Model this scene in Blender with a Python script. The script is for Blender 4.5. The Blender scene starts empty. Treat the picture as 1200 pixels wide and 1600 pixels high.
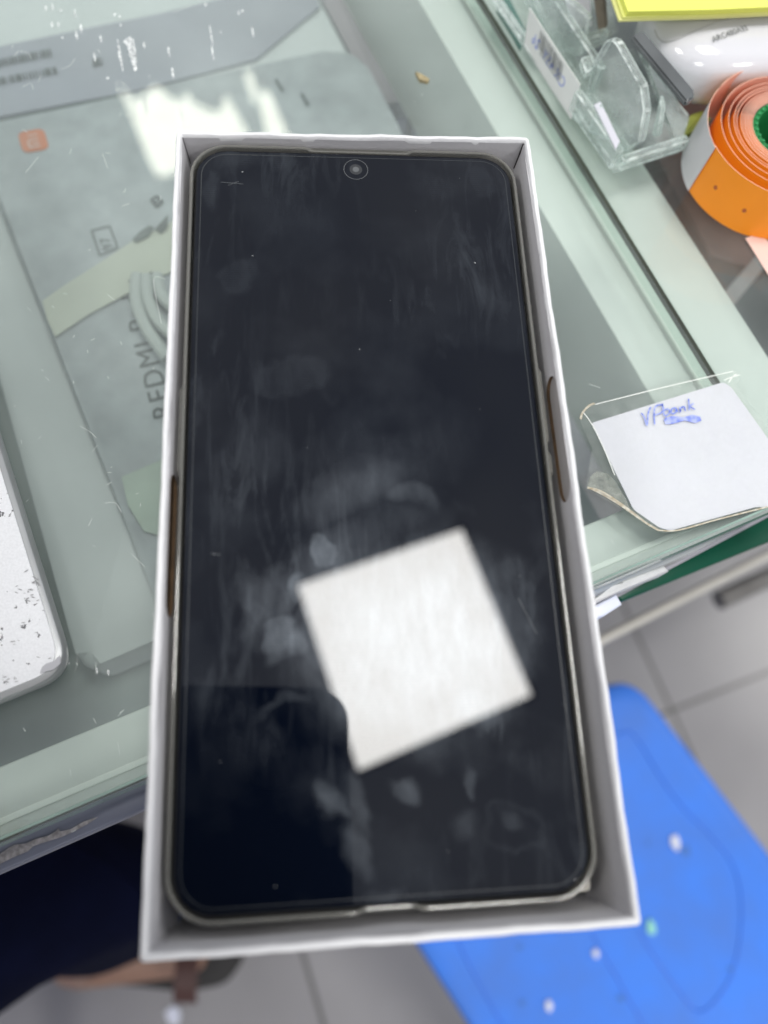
import bpy, bmesh, math, random
from mathutils import Vector, Matrix
random.seed(7)
S = bpy.context.scene
COL = S.collection

# ---------------------------------------------------------------- camera
F = 1192.5
RM = ((0.99588568, -0.05190634, 0.07427945), (-0.02511778, -0.94569354, -0.32408768), (0.0870678, 0.32088855, -0.94310643))
AX = [Vector(r).normalized() for r in RM]            # camera right, down, forward in world
Z = 0.97                                             # height of the box rim
ZG = Z - 0.045                                       # top of the counter glass
CAM = Vector((0.03142831, 0.0281132, 0.14657362 + Z))
cd = bpy.data.cameras.new('camera'); cam = bpy.data.objects.new('camera', cd); COL.objects.link(cam)
r, dn, fw = AX
fw = fw.normalized(); r = (r - r.dot(fw)*fw).normalized(); dn = fw.cross(r)
m = Matrix((( r.x, -dn.x, -fw.x, CAM.x), (r.y, -dn.y, -fw.y, CAM.y), (r.z, -dn.z, -fw.z, CAM.z), (0, 0, 0, 1)))
cam.matrix_world = m
cd.sensor_fit = 'VERTICAL'; cd.sensor_height = 36; cd.lens = F/1600*36
cd.clip_start = 0.004; cd.clip_end = 60
cd.dof.use_dof = True; cd.dof.focus_distance = 0.196; cd.dof.aperture_fstop = 7.0
S.camera = cam

# ---------------------------------------------------------------- world, exposure
w = bpy.data.worlds.new('World'); S.world = w; w.use_nodes = True
wn = w.node_tree; bg = wn.nodes['Background']
tc = wn.nodes.new('ShaderNodeTexCoord'); nz = wn.nodes.new('ShaderNodeTexNoise'); nz.inputs['Scale'].default_value = 3.0
cr = wn.nodes.new('ShaderNodeValToRGB')
cr.color_ramp.elements[0].position = .35; cr.color_ramp.elements[0].color = (.55, .58, .64, 1)
cr.color_ramp.elements[1].position = .7; cr.color_ramp.elements[1].color = (.95, .96, .97, 1)
wn.links.new(tc.outputs['Generated'], nz.inputs['Vector']); wn.links.new(nz.outputs['Fac'], cr.inputs['Fac'])
wn.links.new(cr.outputs['Color'], bg.inputs['Color']); bg.inputs['Strength'].default_value = 0.72
S.view_settings.view_transform = 'Standard'; S.view_settings.look = 'None'
S.view_settings.exposure = 0.22; S.view_settings.gamma = 1; S.view_settings.use_curve_mapping = False
S.render.engine = 'CYCLES'
S.cycles.max_bounces = 12; S.cycles.transparent_max_bounces = 24; S.cycles.transmission_bounces = 10

# ---------------------------------------------------------------- pixel / plane helpers (real planes at real heights)
def ray(u, v):
    return (r*((u-600)/F) + dn*((v-800)/F) + fw)
def at(u, v, z):
    d = ray(u, v); return CAM + d*((z-CAM.z)/d.z)
def at2(u, v, z):
    p = at(u, v, z); return (p.x, p.y)

# ---------------------------------------------------------------- materials
def mat(name): 
    M = bpy.data.materials.new(name); M.use_nodes = True
    return M, M.node_tree, M.node_tree.nodes['Principled BSDF']
def pmat(name, c, rough=.5, var=0, scale=60, bump=0, bscale=400, metal=0, spec=.5, trans=0, coat=0, c2=None, ior=None, stretch=None):
    M, T, b = mat(name)
    b.inputs['Base Color'].default_value = (*c, 1); b.inputs['Roughness'].default_value = rough
    b.inputs['Metallic'].default_value = metal; b.inputs['Specular IOR Level'].default_value = spec
    b.inputs['Transmission Weight'].default_value = trans; b.inputs['Coat Weight'].default_value = coat
    if ior: b.inputs['IOR'].default_value = ior
    t = T.nodes.new('ShaderNodeTexCoord'); src = t.outputs['Object']
    if stretch:
        mp = T.nodes.new('ShaderNodeMapping'); mp.inputs['Scale'].default_value = stretch
        T.links.new(src, mp.inputs['Vector']); src = mp.outputs['Vector']
    if var or c2:
        n = T.nodes.new('ShaderNodeTexNoise'); n.inputs['Scale'].default_value = scale; n.inputs['Detail'].default_value = 5
        T.links.new(src, n.inputs['Vector'])
        q = T.nodes.new('ShaderNodeValToRGB'); q.color_ramp.elements[0].position = .32; q.color_ramp.elements[1].position = .68
        d = c2 or tuple(max(0, x*(1-var)) for x in c)
        q.color_ramp.elements[0].color = (*d, 1); q.color_ramp.elements[1].color = (*c, 1)
        T.links.new(n.outputs['Fac'], q.inputs['Fac']); T.links.new(q.outputs['Color'], b.inputs['Base Color'])
    if bump:
        n = T.nodes.new('ShaderNodeTexNoise'); n.inputs['Scale'].default_value = bscale; n.inputs['Detail'].default_value = 4
        T.links.new(src, n.inputs['Vector'])
        B = T.nodes.new('ShaderNodeBump'); B.inputs['Strength'].default_value = bump; B.inputs['Distance'].default_value = .0005
        T.links.new(n.outputs['Fac'], B.inputs['Height']); T.links.new(B.outputs['Normal'], b.inputs['Normal'])
    return M
def thin_glass(name, tint, haze=.02, hazecol=(.8, .85, .82), rough=0.0, nscale=30):
    """clear sheet: transmits with a tint, mirrors by angle, slightly hazy with wiped-on smears"""
    M = bpy.data.materials.new(name); M.use_nodes = True; T = M.node_tree; N = T.nodes; L = T.links
    for x in list(N): N.remove(x)
    out = N.new('ShaderNodeOutputMaterial')
    tr = N.new('ShaderNodeBsdfTransparent'); tr.inputs['Color'].default_value = (*tint, 1)
    gl = N.new('ShaderNodeBsdfGlossy'); gl.inputs['Roughness'].default_value = rough
    di = N.new('ShaderNodeBsdfDiffuse'); di.inputs['Color'].default_value = (*hazecol, 1)
    lw = N.new('ShaderNodeLayerWeight'); lw.inputs['Blend'].default_value = .5
    pw = N.new('ShaderNodeMath'); pw.operation = 'POWER'; pw.inputs[1].default_value = 5
    ml = N.new('ShaderNodeMath'); ml.operation = 'MULTIPLY_ADD'; ml.inputs[1].default_value = .95; ml.inputs[2].default_value = .042
    L.new(lw.outputs['Facing'], pw.inputs[0]); L.new(pw.outputs[0], ml.inputs[0])
    m1 = N.new('ShaderNodeMixShader'); L.new(ml.outputs[0], m1.inputs[0]); L.new(tr.outputs[0], m1.inputs[1]); L.new(gl.outputs[0], m1.inputs[2])
    tx = N.new('ShaderNodeTexCoord'); n = N.new('ShaderNodeTexNoise'); n.inputs['Scale'].default_value = nscale; n.inputs['Detail'].default_value = 6
    L.new(tx.outputs['Object'], n.inputs['Vector'])
    mr = N.new('ShaderNodeMapRange'); mr.inputs['From Min'].default_value = .35; mr.inputs['From Max'].default_value = .75
    mr.inputs['To Min'].default_value = haze*.35; mr.inputs['To Max'].default_value = haze*1.8
    L.new(n.outputs['Fac'], mr.inputs['Value'])
    m2 = N.new('ShaderNodeMixShader'); L.new(mr.outputs[0], m2.inputs[0]); L.new(m1.outputs[0], m2.inputs[1]); L.new(di.outputs[0], m2.inputs[2])
    L.new(m2.outputs[0], out.inputs['Surface'])
    return M
def emat(name, c, s):
    M = bpy.data.materials.new(name); M.use_nodes = True; T = M.node_tree
    for x in list(T.nodes): T.nodes.remove(x)
    e = T.nodes.new('ShaderNodeEmission'); e.inputs['Color'].default_value = (*c, 1); e.inputs['Strength'].default_value = s
    o = T.nodes.new('ShaderNodeOutputMaterial'); T.links.new(e.outputs[0], o.inputs['Surface']); return M

MT = {}
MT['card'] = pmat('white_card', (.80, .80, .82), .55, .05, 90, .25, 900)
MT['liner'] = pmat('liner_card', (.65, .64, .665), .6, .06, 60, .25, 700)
MT['board'] = pmat('brown_board_edge', (.14, .085, .045), .9, .4, 300)
MT['tray'] = pmat('tray_card', (.66, .64, .58), .7, .08, 120)
MT['frame_white'] = pmat('frame_white', (.70, .74, .70), .45, .10, 9, .1, 200)
MT['slate'] = pmat('slate_paint', (.125, .135, .19), .4, .2, 40)
MT['slate_scuff'] = pmat('scuffed_metal', (.30, .28, .30), .6, .5, 900)
MT['deck'] = pmat('deck_grey', (.40, .44, .43), .6, .18, 14)
MT['glass'] = thin_glass('counter_glass', (.940, .964, .955), .075, (.62, .68, .66), 0.0, 22)
MT['glass_edge'] = pmat('glass_edge', (.30, .42, .37), .15, .35, 40, spec=.6)
MT['green_edge'] = pmat('green_edge', (.001, .075, .042), .3, .3, 30, spec=.15)
MT['seam_glass'] = thin_glass('seam_glass', (.90, .95, .92), .03)
MT['seam'] = pmat('seam_dark', (.035, .045, .03), .7, .5, 60)
MT['black'] = pmat('black_plastic', (.006, .006, .008), .35)
MT['ink'] = pmat('print_ink', (.085, .095, .095), .7)
MT['ink_soft'] = pmat('print_grey', (.13, .15, .15), .7)
MT['blueink'] = pmat('blue_ink', (.06, .12, .55), .6, .4, 900, c2=(.38, .44, .75))
MT['steel'] = pmat('light_rail', (.66, .63, .57), .35, .1, 40, metal=.3)

# ---------------------------------------------------------------- object helpers
def prop(o, label=None, cat=None, group=None, kind=None):
    if label: o['label'] = label
    if cat: o['category'] = cat
    if group: o['group'] = group
    if kind: o['kind'] = kind
    return o
def thing(name, label, cat, loc=(0, 0, 0), group=None, mw=None):
    o = bpy.data.objects.new(name, None); COL.objects.link(o); o.empty_display_size = .01
    if mw is not None: o.matrix_world = mw
    else: o.location = loc
    return prop(o, label, cat, group)
def link(name, bm, m, parent=None, smooth=True, world=True):
    """one mesh object; vertices given in world coordinates unless world=False (parent's own frame)"""
    me = bpy.data.meshes.new(name); bmesh.ops.recalc_face_normals(bm, faces=bm.faces); bm.to_mesh(me); bm.free()
    o = bpy.data.objects.new(name, me); COL.objects.link(o)
    for x in (m if isinstance(m, (list, tuple)) else [m]): me.materials.append(x)
    if parent:
        if world:
            pm = Matrix.Identity(4)
            chain = []; q = parent
            while q: chain.append(q); q = q.parent
            for q in reversed(chain): pm = pm @ q.matrix_basis
            me.transform(pm.inverted())
        o.parent = parent
    if smooth:
        for p in me.polygons: p.use_smooth = True
        try: me.set_sharp_from_angle(angle=math.radians(35))
        except Exception: pass
    return o
def prism(bm, pts, z0, z1, bev=0, mi=0):
    a = [bm.verts.new((p[0], p[1], z0)) for p in pts]; b = [bm.verts.new((p[0], p[1], z1)) for p in pts]
    n = len(pts); fs = [bm.faces.new(a[::-1]), bm.faces.new(b)]
    fs += [bm.faces.new((a[i], a[(i+1) % n], b[(i+1) % n], b[i])) for i in range(n)]
    for f in fs: f.material_index = mi
    if bev:
        es = set(e for v in b for e in v.link_edges if e.other_vert(v) in b)
        bmesh.ops.bevel(bm, geom=list(es), offset=bev, segments=3, affect='EDGES', profile=.5)
    return bm
def sheet3(bm, P, mi=0):
    f = bm.faces.new([bm.verts.new(p) for p in P]); f.material_index = mi; return f
def rrect(w, h, rad, x0=0, y0=0, off=0, n=8):
    rad = max(rad+off, 1e-5); x1 = x0+w+off; y1 = y0+h+off; x0 -= off; y0 -= off; out = []
    for cx, cy, a in ((x1-rad, y0+rad, -90), (x1-rad, y1-rad, 0), (x0+rad, y1-rad, 90), (x0+rad, y0+rad, 180)):
        for i in range(n+1):
            t = math.radians(a+90*i/n); out.append((cx+rad*math.cos(t), cy+rad*math.sin(t)))
    return out
def loft(bm, rings, closed=False, caps=False):
    V = [[bm.verts.new(p) for p in R_] for R_ in rings]; n = len(V[0])
    for i in range(len(V) if closed else len(V)-1):
        A = V[i]; B = V[(i+1) % len(V)]
        for j in range(n): bm.faces.new((A[j], A[(j+1) % n], B[(j+1) % n], B[j]))
    if caps: bm.faces.new(V[0][::-1]); bm.faces.new(V[-1])
    return V
def rpoly(P, rad, n=6):
    """round the corners of a 2d polygon; rad scalar or list"""
    out = []; k = len(P)
    for i in range(k):
        a = Vector(P[i-1]); b = Vector(P[i]); c = Vector(P[(i+1) % k]); R_ = rad[i] if isinstance(rad, (list, tuple)) else rad
        if R_ <= 0: out.append(tuple(b)); continue
        u = (a-b).normalized(); v = (c-b).normalized(); p = b+u*R_; q = b+v*R_
        for t in range(n+1):
            s = t/n; out.append(tuple(p*(1-s)**2 + b*2*s*(1-s) + q*s*s))
    return out
def tube(bm, P, rad, n=10, cap=True):
    P = [Vector(p) for p in P]; rings = []
    prev = None
    for i, p in enumerate(P):
        d = ((P[i+1] if i < len(P)-1 else p) - (P[i-1] if i else p)).normalized()
        a = prev if prev is not None else (Vector((0, 0, 1)) if abs(d.z) < .9 else Vector((1, 0, 0)))
        x = (a - d*a.dot(d)).normalized(); y = d.cross(x); prev = x
        R_ = rad[i] if isinstance(rad, (list, tuple)) else rad
        rings.append([p + (x*math.cos(2*math.pi*k/n)+y*math.sin(2*math.pi*k/n))*R_ for k in range(n)])
    loft(bm, rings, caps=cap)
def smooth_path(P, n=8):
    P = [Vector(p) for p in P]; out = []
    for i in range(len(P)-1):
        p0 = P[max(i-1, 0)]; p1 = P[i]; p2 = P[i+1]; p3 = P[min(i+2, len(P)-1)]
        for k in range(n):
            t = k/n; out.append(.5*((2*p1)+(p2-p0)*t+(2*p0-5*p1+4*p2-p3)*t*t+(3*p1-p0-3*p2+p3)*t**3))
    out.append(P[-1]); return out
def text_mesh(s, O, X, Y, size, spacing=1.0):
    """lettering as a flat mesh in the plane through O with directions X (reading) and Y (up)"""
    c = bpy.data.curves.new('lettering', 'FONT'); c.body = s; c.size = size; c.space_character = spacing; c.extrude = 0; c.resolution_u = 3
    o = bpy.data.objects.new('lettering', c); COL.objects.link(o)
    dg = bpy.context.evaluated_depsgraph_get(); dg.update()
    me = bpy.data.meshes.new_from_object(o.evaluated_get(dg)); bpy.data.objects.remove(o); bpy.data.curves.remove(c)
    X = Vector(X).normalized(); Y = Vector(Y); Y = (Y - X*Y.dot(X)).normalized(); N = X.cross(Y)
    me.transform(Matrix(((X.x, Y.x, N.x, O[0]), (X.y, Y.y, N.y, O[1]), (X.z, Y.z, N.z, O[2]), (0, 0, 0, 1))))
    bm = bmesh.new(); bm.from_mesh(me); bpy.data.meshes.remove(me); return bm
def strokes(bm, lines, z, wd):
    """flat pen strokes on a horizontal surface, points as (u,v)"""
    for L_ in lines:
        P = [at(u, v, z) for u, v in L_]
        if len(P) > 2: P = smooth_path(P, 4)
        Lf = []; Rt = []
        for i, p in enumerate(P):
            d = (P[min(i+1, len(P)-1)]-P[max(i-1, 0)]).normalized(); n = Vector((-d.y, d.x, 0))*wd/2
            Lf.append(bm.verts.new(p+n)); Rt.append(bm.verts.new(p-n))
        for i in range(len(P)-1): bm.faces.new((Lf[i], Lf[i+1], Rt[i+1], Rt[i]))

# ---------------------------------------------------------------- setting: floor
E1 = Vector((math.cos(math.radians(20.4)), math.sin(math.radians(20.4)), 0)); E2 = Vector((-E1.y, E1.x, 0))   # along / away from the counter front
def floor_mat():
    M, T, b = mat('floor_tile'); N = T.nodes; L = T.links
    tx = N.new('ShaderNodeTexCoord'); mp = N.new('ShaderNodeMapping'); mp.vector_type = 'TEXTURE'
    mp.inputs['Rotation'].default_value = (0, 0, math.radians(17)); mp.inputs['Location'].default_value = (.541, .0901, 0)
    L.new(tx.outputs['Object'], mp.inputs['Vector'])
    br = N.new('ShaderNodeTexBrick'); br.offset = 0; br.inputs['Scale'].default_value = 1; br.inputs['Brick Width'].default_value = .6; br.inputs['Row Height'].default_value = .6
    br.inputs['Mortar Size'].default_value = .0035; br.inputs['Mortar Smooth'].default_value = .3
    br.inputs['Color1'].default_value = (.335, .322, .328, 1); br.inputs['Color2'].default_value = (.37, .357, .36, 1); br.inputs['Mortar'].default_value = (.14, .135, .13, 1)
    L.new(mp.outputs[0], br.inputs['Vector'])
    n = N.new('ShaderNodeTexNoise'); n.inputs['Scale'].default_value = 5; n.inputs['Detail'].default_value = 7; L.new(tx.outputs['Object'], n.inputs['Vector'])
    mx = N.new('ShaderNodeMix'); mx.data_type = 'RGBA'; mx.blend_type = 'MULTIPLY'; mx.inputs['Factor'].default_value = .5
    rp = N.new('ShaderNodeValToRGB'); rp.color_ramp.elements[0].position = .3; rp.color_ramp.elements[0].color = (.6, .6, .6, 1); rp.color_ramp.elements[1].position = .7
    L.new(n.outputs['Fac'], rp.inputs['Fac']); L.new(br.outputs['Color'], mx.inputs['A']); L.new(rp.outputs['Color'], mx.inputs['B'])
    L.new(mx.outputs['Result'], b.inputs['Base Color']); b.inputs['Roughness'].default_value = .28
    return M
bm = bmesh.new(); sheet3(bm, [(-6, -6, 0), (6, -6, 0), (6, 6, 0), (-6, 6, 0)])
prop(link('floor', bm, floor_mat(), smooth=False), kind='structure')

# ---------------------------------------------------------------- ceiling light mirrored in the phone screen, added panels, glowing sheet for the glass
PW = 0.0765; PH = PW*2.1844
PX = Vector((0.99990491, -0.00304555, -0.01344952)).normalized(); PY = Vector((0.00938368, 2.1838625, 0.04778017)).normalized()
PN = PX.cross(PY).normalized(); PY = PN.cross(PX)
PO = Vector((.0042, .0054, Z-.006))
def mirror_hit(u, v, zt):
    d = ray(u, v); t = (PO-CAM).dot(PN)/d.dot(PN); p = CAM+d*t; d2 = d - PN*2*d.dot(PN)
    return p + d2*((zt-p.z)/d2.z)
ZC = 3.25
def ceil_panel(P, strength, label, name='ceiling_or_added_light', edge=.035):
    c = sum(P, Vector())/len(P)
    t = thing(name, label, 'ceiling light', (c.x, c.y, ZC), 'square ceiling light panels' if len(P) == 4 else None)
    bm = bmesh.new(); sheet3(bm, P); link('diffuser', bm, emat('panel_light', (1, .985, .95), strength), t, False)
    if edge:
        bm = bmesh.new(); Q = [c+(p-c)*1.05 for p in P]; up = Vector((0, 0, .06)); q0 = Vector((0, 0, -.004))
        loft(bm, [[p+q0 for p in P], [q+q0 for q in Q], [q+up for q in Q], [p*1+up for p in P]], closed=True)
        link('frame', bm, pmat('panel_frame', (.7, .72, .7), .4), t, False)
    return t
pl = [mirror_hit(u, v, ZC) for u, v in ((466, 915), (721, 828), (829, 1086), (560, 1203))]
ceil_panel(pl, 22.5, 'square white light panel mirrored in the lower half of the phone screen')
for cx, cy, lab in ((-2.1, .1, 'added unseen light panel over the left end of the glass counter'), (2.6, .9, 'added unseen light panel over the sticky notes and label roll'), (-.9, -2.2, 'added unseen light panel behind the person holding the camera phone'), (1.6, -1.6, 'added unseen light panel over the blue plastic stool')):
    d1 = (pl[1]-pl[0]); d2 = (pl[3]-pl[0]); o = Vector((cx, cy, ZC)); ceil_panel([o, o+d1, o+d1+d2, o+d2], 22, lab)  # extra panels out of view, added to brighten the scene
jag = [(183, 128), (199, 148), (212, 154), (226, 148), (240, 131), (252, 138), (268, 152), (281, 157), (291, 141), (300, 157), (318, 167), (334, 173), (345, 170), (351, 147), (362, 160), (372, 178), (385, 203), (392, 230), (300, 262), (246, 276), (228, 240), (205, 180)]  # outline of an added glowing sheet, shaped to its mirrored patch
jp = [at(u, v, 2*ZG-ZC) for u, v in jag]; jp = [Vector((p.x, p.y, ZC)) for p in jp]
ct = sum(jp, Vector())/len(jp)
t = thing('jagged_glow_sheet', 'unseen cream glowing sheet, cut to the jagged patch mirrored in the glass above the phone box', 'glow_sheet', (ct.x, ct.y, ZC))
lm = emat('glow_light', (1, .985, .84), 10)
bm = bmesh.new(); sheet3(bm, jp); link('glow_face', bm, lm, t, False)
for q in ([(381, 112), (390, 108), (399, 130), (402, 158), (395, 160)], [(405, 150), (412, 136), (420, 142), (452, 215), (416, 215)]):
    pp = [at(u, v, 2*ZG-ZC) for u, v in q]; bm = bmesh.new(); sheet3(bm, [(p.x, p.y, ZC) for p in pp]); link('glow_strip', bm, lm, t, False)

# ---------------------------------------------------------------- left glass counter
K = at(754, 0, ZG); A0 = at(0, 1319, ZG); A1 = at(1200, 803, ZG)
def fr(p): p = Vector((p[0], p[1], 0))-Vector((A0.x, A0.y, 0)); return p.dot(E1), p.dot(E2)       # counter frame coordinates (s along front, t inwards)
def wp(s, t, z=0): q = Vector((A0.x, A0.y, 0))+E1*s+E2*t; return Vector((q.x, q.y, z))
sS = fr(at(1000, 397, ZG))[0]                                             # the seam between the two counters
sS = (fr(at(760, 10, ZG))[0] + fr(at(1062, 500, ZG))[0] + fr(at(1118, 590, ZG))[0])/3
GT = .008
def box_st(bm, s0, s1, t0, t1, z0, z1, bev=0): prism(bm, [wp(s0, t0), wp(s1, t0), wp(s1, t1), wp(s0, t1)], z0, z1, bev)
ctr = thing('glass_counter', 'glass-topped showcase with pale green frame under the white phone box', 'showcase', wp(-.2, .3))
def glass_slab(s0, s1, t0, t1, parent, name='glass_top'):
    bm = bmesh.new(); box_st(bm, s0, s1, t0, t1, ZG-GT, ZG)
    for f in bm.faces:
        f.normal_update(); f.material_index = 0 if abs(f.normal.z) > .5 else (2 if abs(f.normal.dot(E1)) > .5 else 1)
    return link(name, bm, [MT['glass'], MT['glass_edge'], MT['seam_glass']], parent, False)
gtop = glass_slab(-.8, sS-.0008, 0, .9, ctr)
ft = fr(at(0, 1199, ZG-.010))[1]
sR = fr(at(700, 90, ZG-.010))[0]; sR2 = fr(at(870, 368, ZG-.01))[0]
fr_r = (sR+sR2)/2
ztop = ZG-GT-.0008
bm = bmesh.new(); box_st(bm, -.8, sS-.0006, .002, ft, ztop-.05, ztop, .0006); link('front_frame', bm, MT['frame_white'], ctr)
bm = bmesh.new(); box_st(bm, fr_r, sS-.0006, ft+.0002, .9, ztop-.05, ztop-.0002, .0006); link('side_frame', bm, MT['frame_white'], ctr)
bm = bmesh.new(); box_st(bm, -.8, fr_r, ft, .9, ZG-.085, ZG-.078); link('deck', bm, MT['deck'], ctr, False)
bm = bmesh.new(); box_st(bm, -.8, sS-.002, .24, .25, .08, ZG-.085); link('front_panel', bm, pmat('front_panel_grey', (.35, .36, .38), .4, .1, 10), ctr, False)
bm = bmesh.new(); box_st(bm, -.8, sS-.002, .25, .9, .0, .08); link('plinth', bm, MT['slate'], ctr, False)
# slate trim along the front, left part only (it ends behind the phone box)
t1 = fr(at(0, 1364, ZG-.013))[1]; sE = fr(at(600, 1150, ZG-.013))[0]
bm = bmesh.new(); box_st(bm, -.8, sE, t1, .0015, ZG-.022, ZG-.013, .0008)
tr = link('trim', bm, MT['slate'], ctr)
bm = bmesh.new(); zz = ZG-.0126
sc = [(0, 1334), (12, 1326), (22, 1320), (40, 1318), (55, 1311), (75, 1306), (88, 1298), (91, 1294), (94, 1299), (110, 1296), (130, 1284), (154, 1276), (140, 1286), (118, 1298), (96, 1308), (70, 1316), (52, 1322), (44, 1330), (20, 1340), (0, 1350), (-30, 1362), (-30, 1345)]
sheet3(bm, [at(u, v, zz) for u, v in sc]); link('scuff', bm, MT['slate_scuff'], tr, False)
# glass bevel line and a pale strip painting its highlight
bm = bmesh.new(); box_st(bm, -.8, sS-.001, .0008, .0014, ZG+.0001, ZG+.0003); link('edge_polish', bm, MT['glass_edge'], gtop, False)
bm = bmesh.new(); box_st(bm, -.8, sS-.002, .0046, .0062, ztop+.0001, ztop+.0006, .0002); link('highlight_bead', bm, pmat('highlight_white', (.92, .96, .9), .3), ctr)

# ---------------------------------------------------------------- right glass counter
ct2 = thing('glass_counter', 'second glass showcase right of the dark seam, holding dark goods', 'showcase', wp(.3, .3))
glass_slab(sS+.0008, .9, 0, .9, ct2)
sI = (fr(at(992, 233, ZG-.01))[0]+fr(at(1150, 496, ZG-.01))[0])/2
bm = bmesh.new(); box_st(bm, sS+.0008, sI, .002, .9, ztop-.05, ztop, .0006); link('side_frame', bm, MT['frame_white'], ct2)
bm = bmesh.new(); box_st(bm, sI+.0002, .9, .002, ft, ztop-.05, ztop, .0006); link('front_frame', bm, MT['frame_white'], ct2)
bm = bmesh.new(); box_st(bm, sI, .9, ft, .9, ZG-.085, ZG-.078); link('deck', bm, pmat('deck_dark', (.06, .065, .07), .5, .4, 20), ct2, False)
bm = bmesh.new(); box_st(bm, sS+.002, .9, .24, .25, .0, ZG-.085); link('front_panel', bm, pmat('front_panel_grey2', (.35, .36, .38), .4, .1, 10), ct2, False)
bm = bmesh.new(); box_st(bm, sS-.0006, sS+.0007, .001, .9, ZG-.0022, ZG-.0003); link('seam_filler', bm, MT['seam'], ct2, False)  # thin dark strip in the gap between the two glass tops

# lower front: white runner, bracket, green edge of the front glass pane, light lower rail
pane = thing('front_glass_pane', 'dark green glass pane edge running below the taped white card', 'glass pane', at(1050, 890, ZG-.03))
bm = bmesh.new(); zz = ZG-.028
prism(bm, [at2(u, v, zz) for u, v in ((964, 931), (1046, 888), (1085, 868), (1260, 775), (1260, 822), (1080, 895), (972, 939))], zz-.006, zz, .0004)
link('green_edge', bm, MT['green_edge'], pane)
bm = bmesh.new(); prism(bm, [at2(u, v, zz) for u, v in ((930, 935), (962, 928), (1046, 884), (1260, 768), (1260, 776), (1046, 890), (966, 933), (938, 950))], zz-.004, zz+.0006, .0003)
link('edge_strip', bm, pmat('lilac_grey', (.36, .35, .40), .4, .15, 60), pane)
run = thing('white_runner', 'white plastic channel strip under the counter glass, beside the right side of the phone box', 'channel strip', at(990, 920, ZG-.02))
zz = ZG-.018
bm = bmesh.new(); prism(bm, [at2(u, v, zz) for u, v in ((925, 935), (960, 918), (972, 908), (1038, 884), (1046, 892), (975, 920), (925, 945))], zz-.008, zz, .0006)
link('channel', bm, pmat('white_plastic', (.74, .74, .76), .35, .15, 200), run)
bm = bmesh.new(); prism(bm, [at2(u, v, zz-.004) for u, v in ((925, 948), (964, 928), (973, 944), (945, 962), (925, 968))], zz-.010, zz-.004, .0008)
link('bracket', bm, pmat('white_plastic2', (.70, .73, .85), .35), run)
bm = bmesh.new(); P = [at(880, 1030, .62), at(1300, 815, .62)]; tube(bm, P, .0033, 12)
prop(link('metal_rail', bm, MT['steel']), 'thin light metal rail crossing above the floor tiles, below the counter front', 'rail')
bm = bmesh.new(); P = smooth_path([at(1122, 938, .30), at(1200, 902, .30), at(1330, 845, .30)]); tube(bm, P, .011, 14)
prop(link('metal_tube', bm, pmat('dull_tube', (.20, .19, .18), .4, .3, 30, metal=.4)), 'blurred grey tube end low over the floor at the right edge', 'tube')

# ---------------------------------------------------------------- goods under the glass
ZT = ZG-.052
def ground(bm, pts, z, th=.0003): prism(bm, [at2(u, v, z) for u, v in pts], z-th, z)
pack = thing('tablet_carton', 'large pale carton lying under the glass, showing as a light border round the grey tablet', 'carton', at(100, 700, ZT))
bm = bmesh.new(); prism(bm, rpoly([at2(u, v, ZT) for u, v in ((126, 1050), (-34, 470), (-420, -330), (450, -100), (522, 45), (616, 222), (800, 760))], [.006, .0, 0, 0, .004, 0, .01]), ZT-.024, ZT, .004)
link('lid', bm, pmat('pale_carton', (.62, .65, .65), .45, .14, 14, .3, 60), pack)
lab = thing('carton_label', 'lilac-grey printed label with two barcodes in the top left corner, under the glass', 'label', at(80, 100, ZT+.004))
z1 = ZT+.0015
bm = bmesh.new(); ground(bm, ((-160, 112), (0, 72), (250, 21), (480, -35), (500, 10), (400, 92), (210, 142), (0, 182), (-160, 215)), z1, .001)
link('sheet', bm, pmat('lilac_label', (.36, .37, .42), .5, .14, 25), lab, False)
bm = bmesh.new(); ground(bm, ((-160, 225), (0, 186), (190, 146), (186, 154), (0, 196), (-160, 232)), z1+.0002); link('edge_line', bm, MT['ink_soft'], lab, False)
def barcode(u0, v0, u1, v1, hu, hv, z, n, name, parent, m=None):
    bm = bmesh.new(); k = 0; x = 0; ws = []
    rnd = random.Random(n)
    while x < 1:
        b = rnd.choice((.010, .014, .022, .034)); g = rnd.choice((.010, .014, .020))
        if x+b > 1: break
        P = [at(u0+(u1-u0)*s, v0+(v1-v0)*s, z) for s in (x, x+b)]; Q = [at(u0+hu+(u1-u0)*s, v0+hv+(v1-v0)*s, z) for s in (x, x+b)]
        sheet3(bm, [P[0], P[1], Q[1], Q[0]]); x += b+g
    return link(name, bm, m or MT['ink'], parent, False)
barcode(-90, 110, 84, 75, 3, 12, z1+.0004, 5, 'barcode', lab); barcode(-80, 137, 93, 103, 3, 11, z1+.0004, 8, 'barcode', lab)
bm = bmesh.new()
for i in range(5):
    for j in range(5):
        if random.random() < .62: sheet3(bm, [at(145+i*3+a, 92.5+j*2.4-i*.6+b, z1+.0004) for a, b in ((0, 0), (3, -.6), (3.3, 1.8), (.3, 2.4))])
link('printed_mark', bm, MT['ink'], lab, False)

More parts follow.
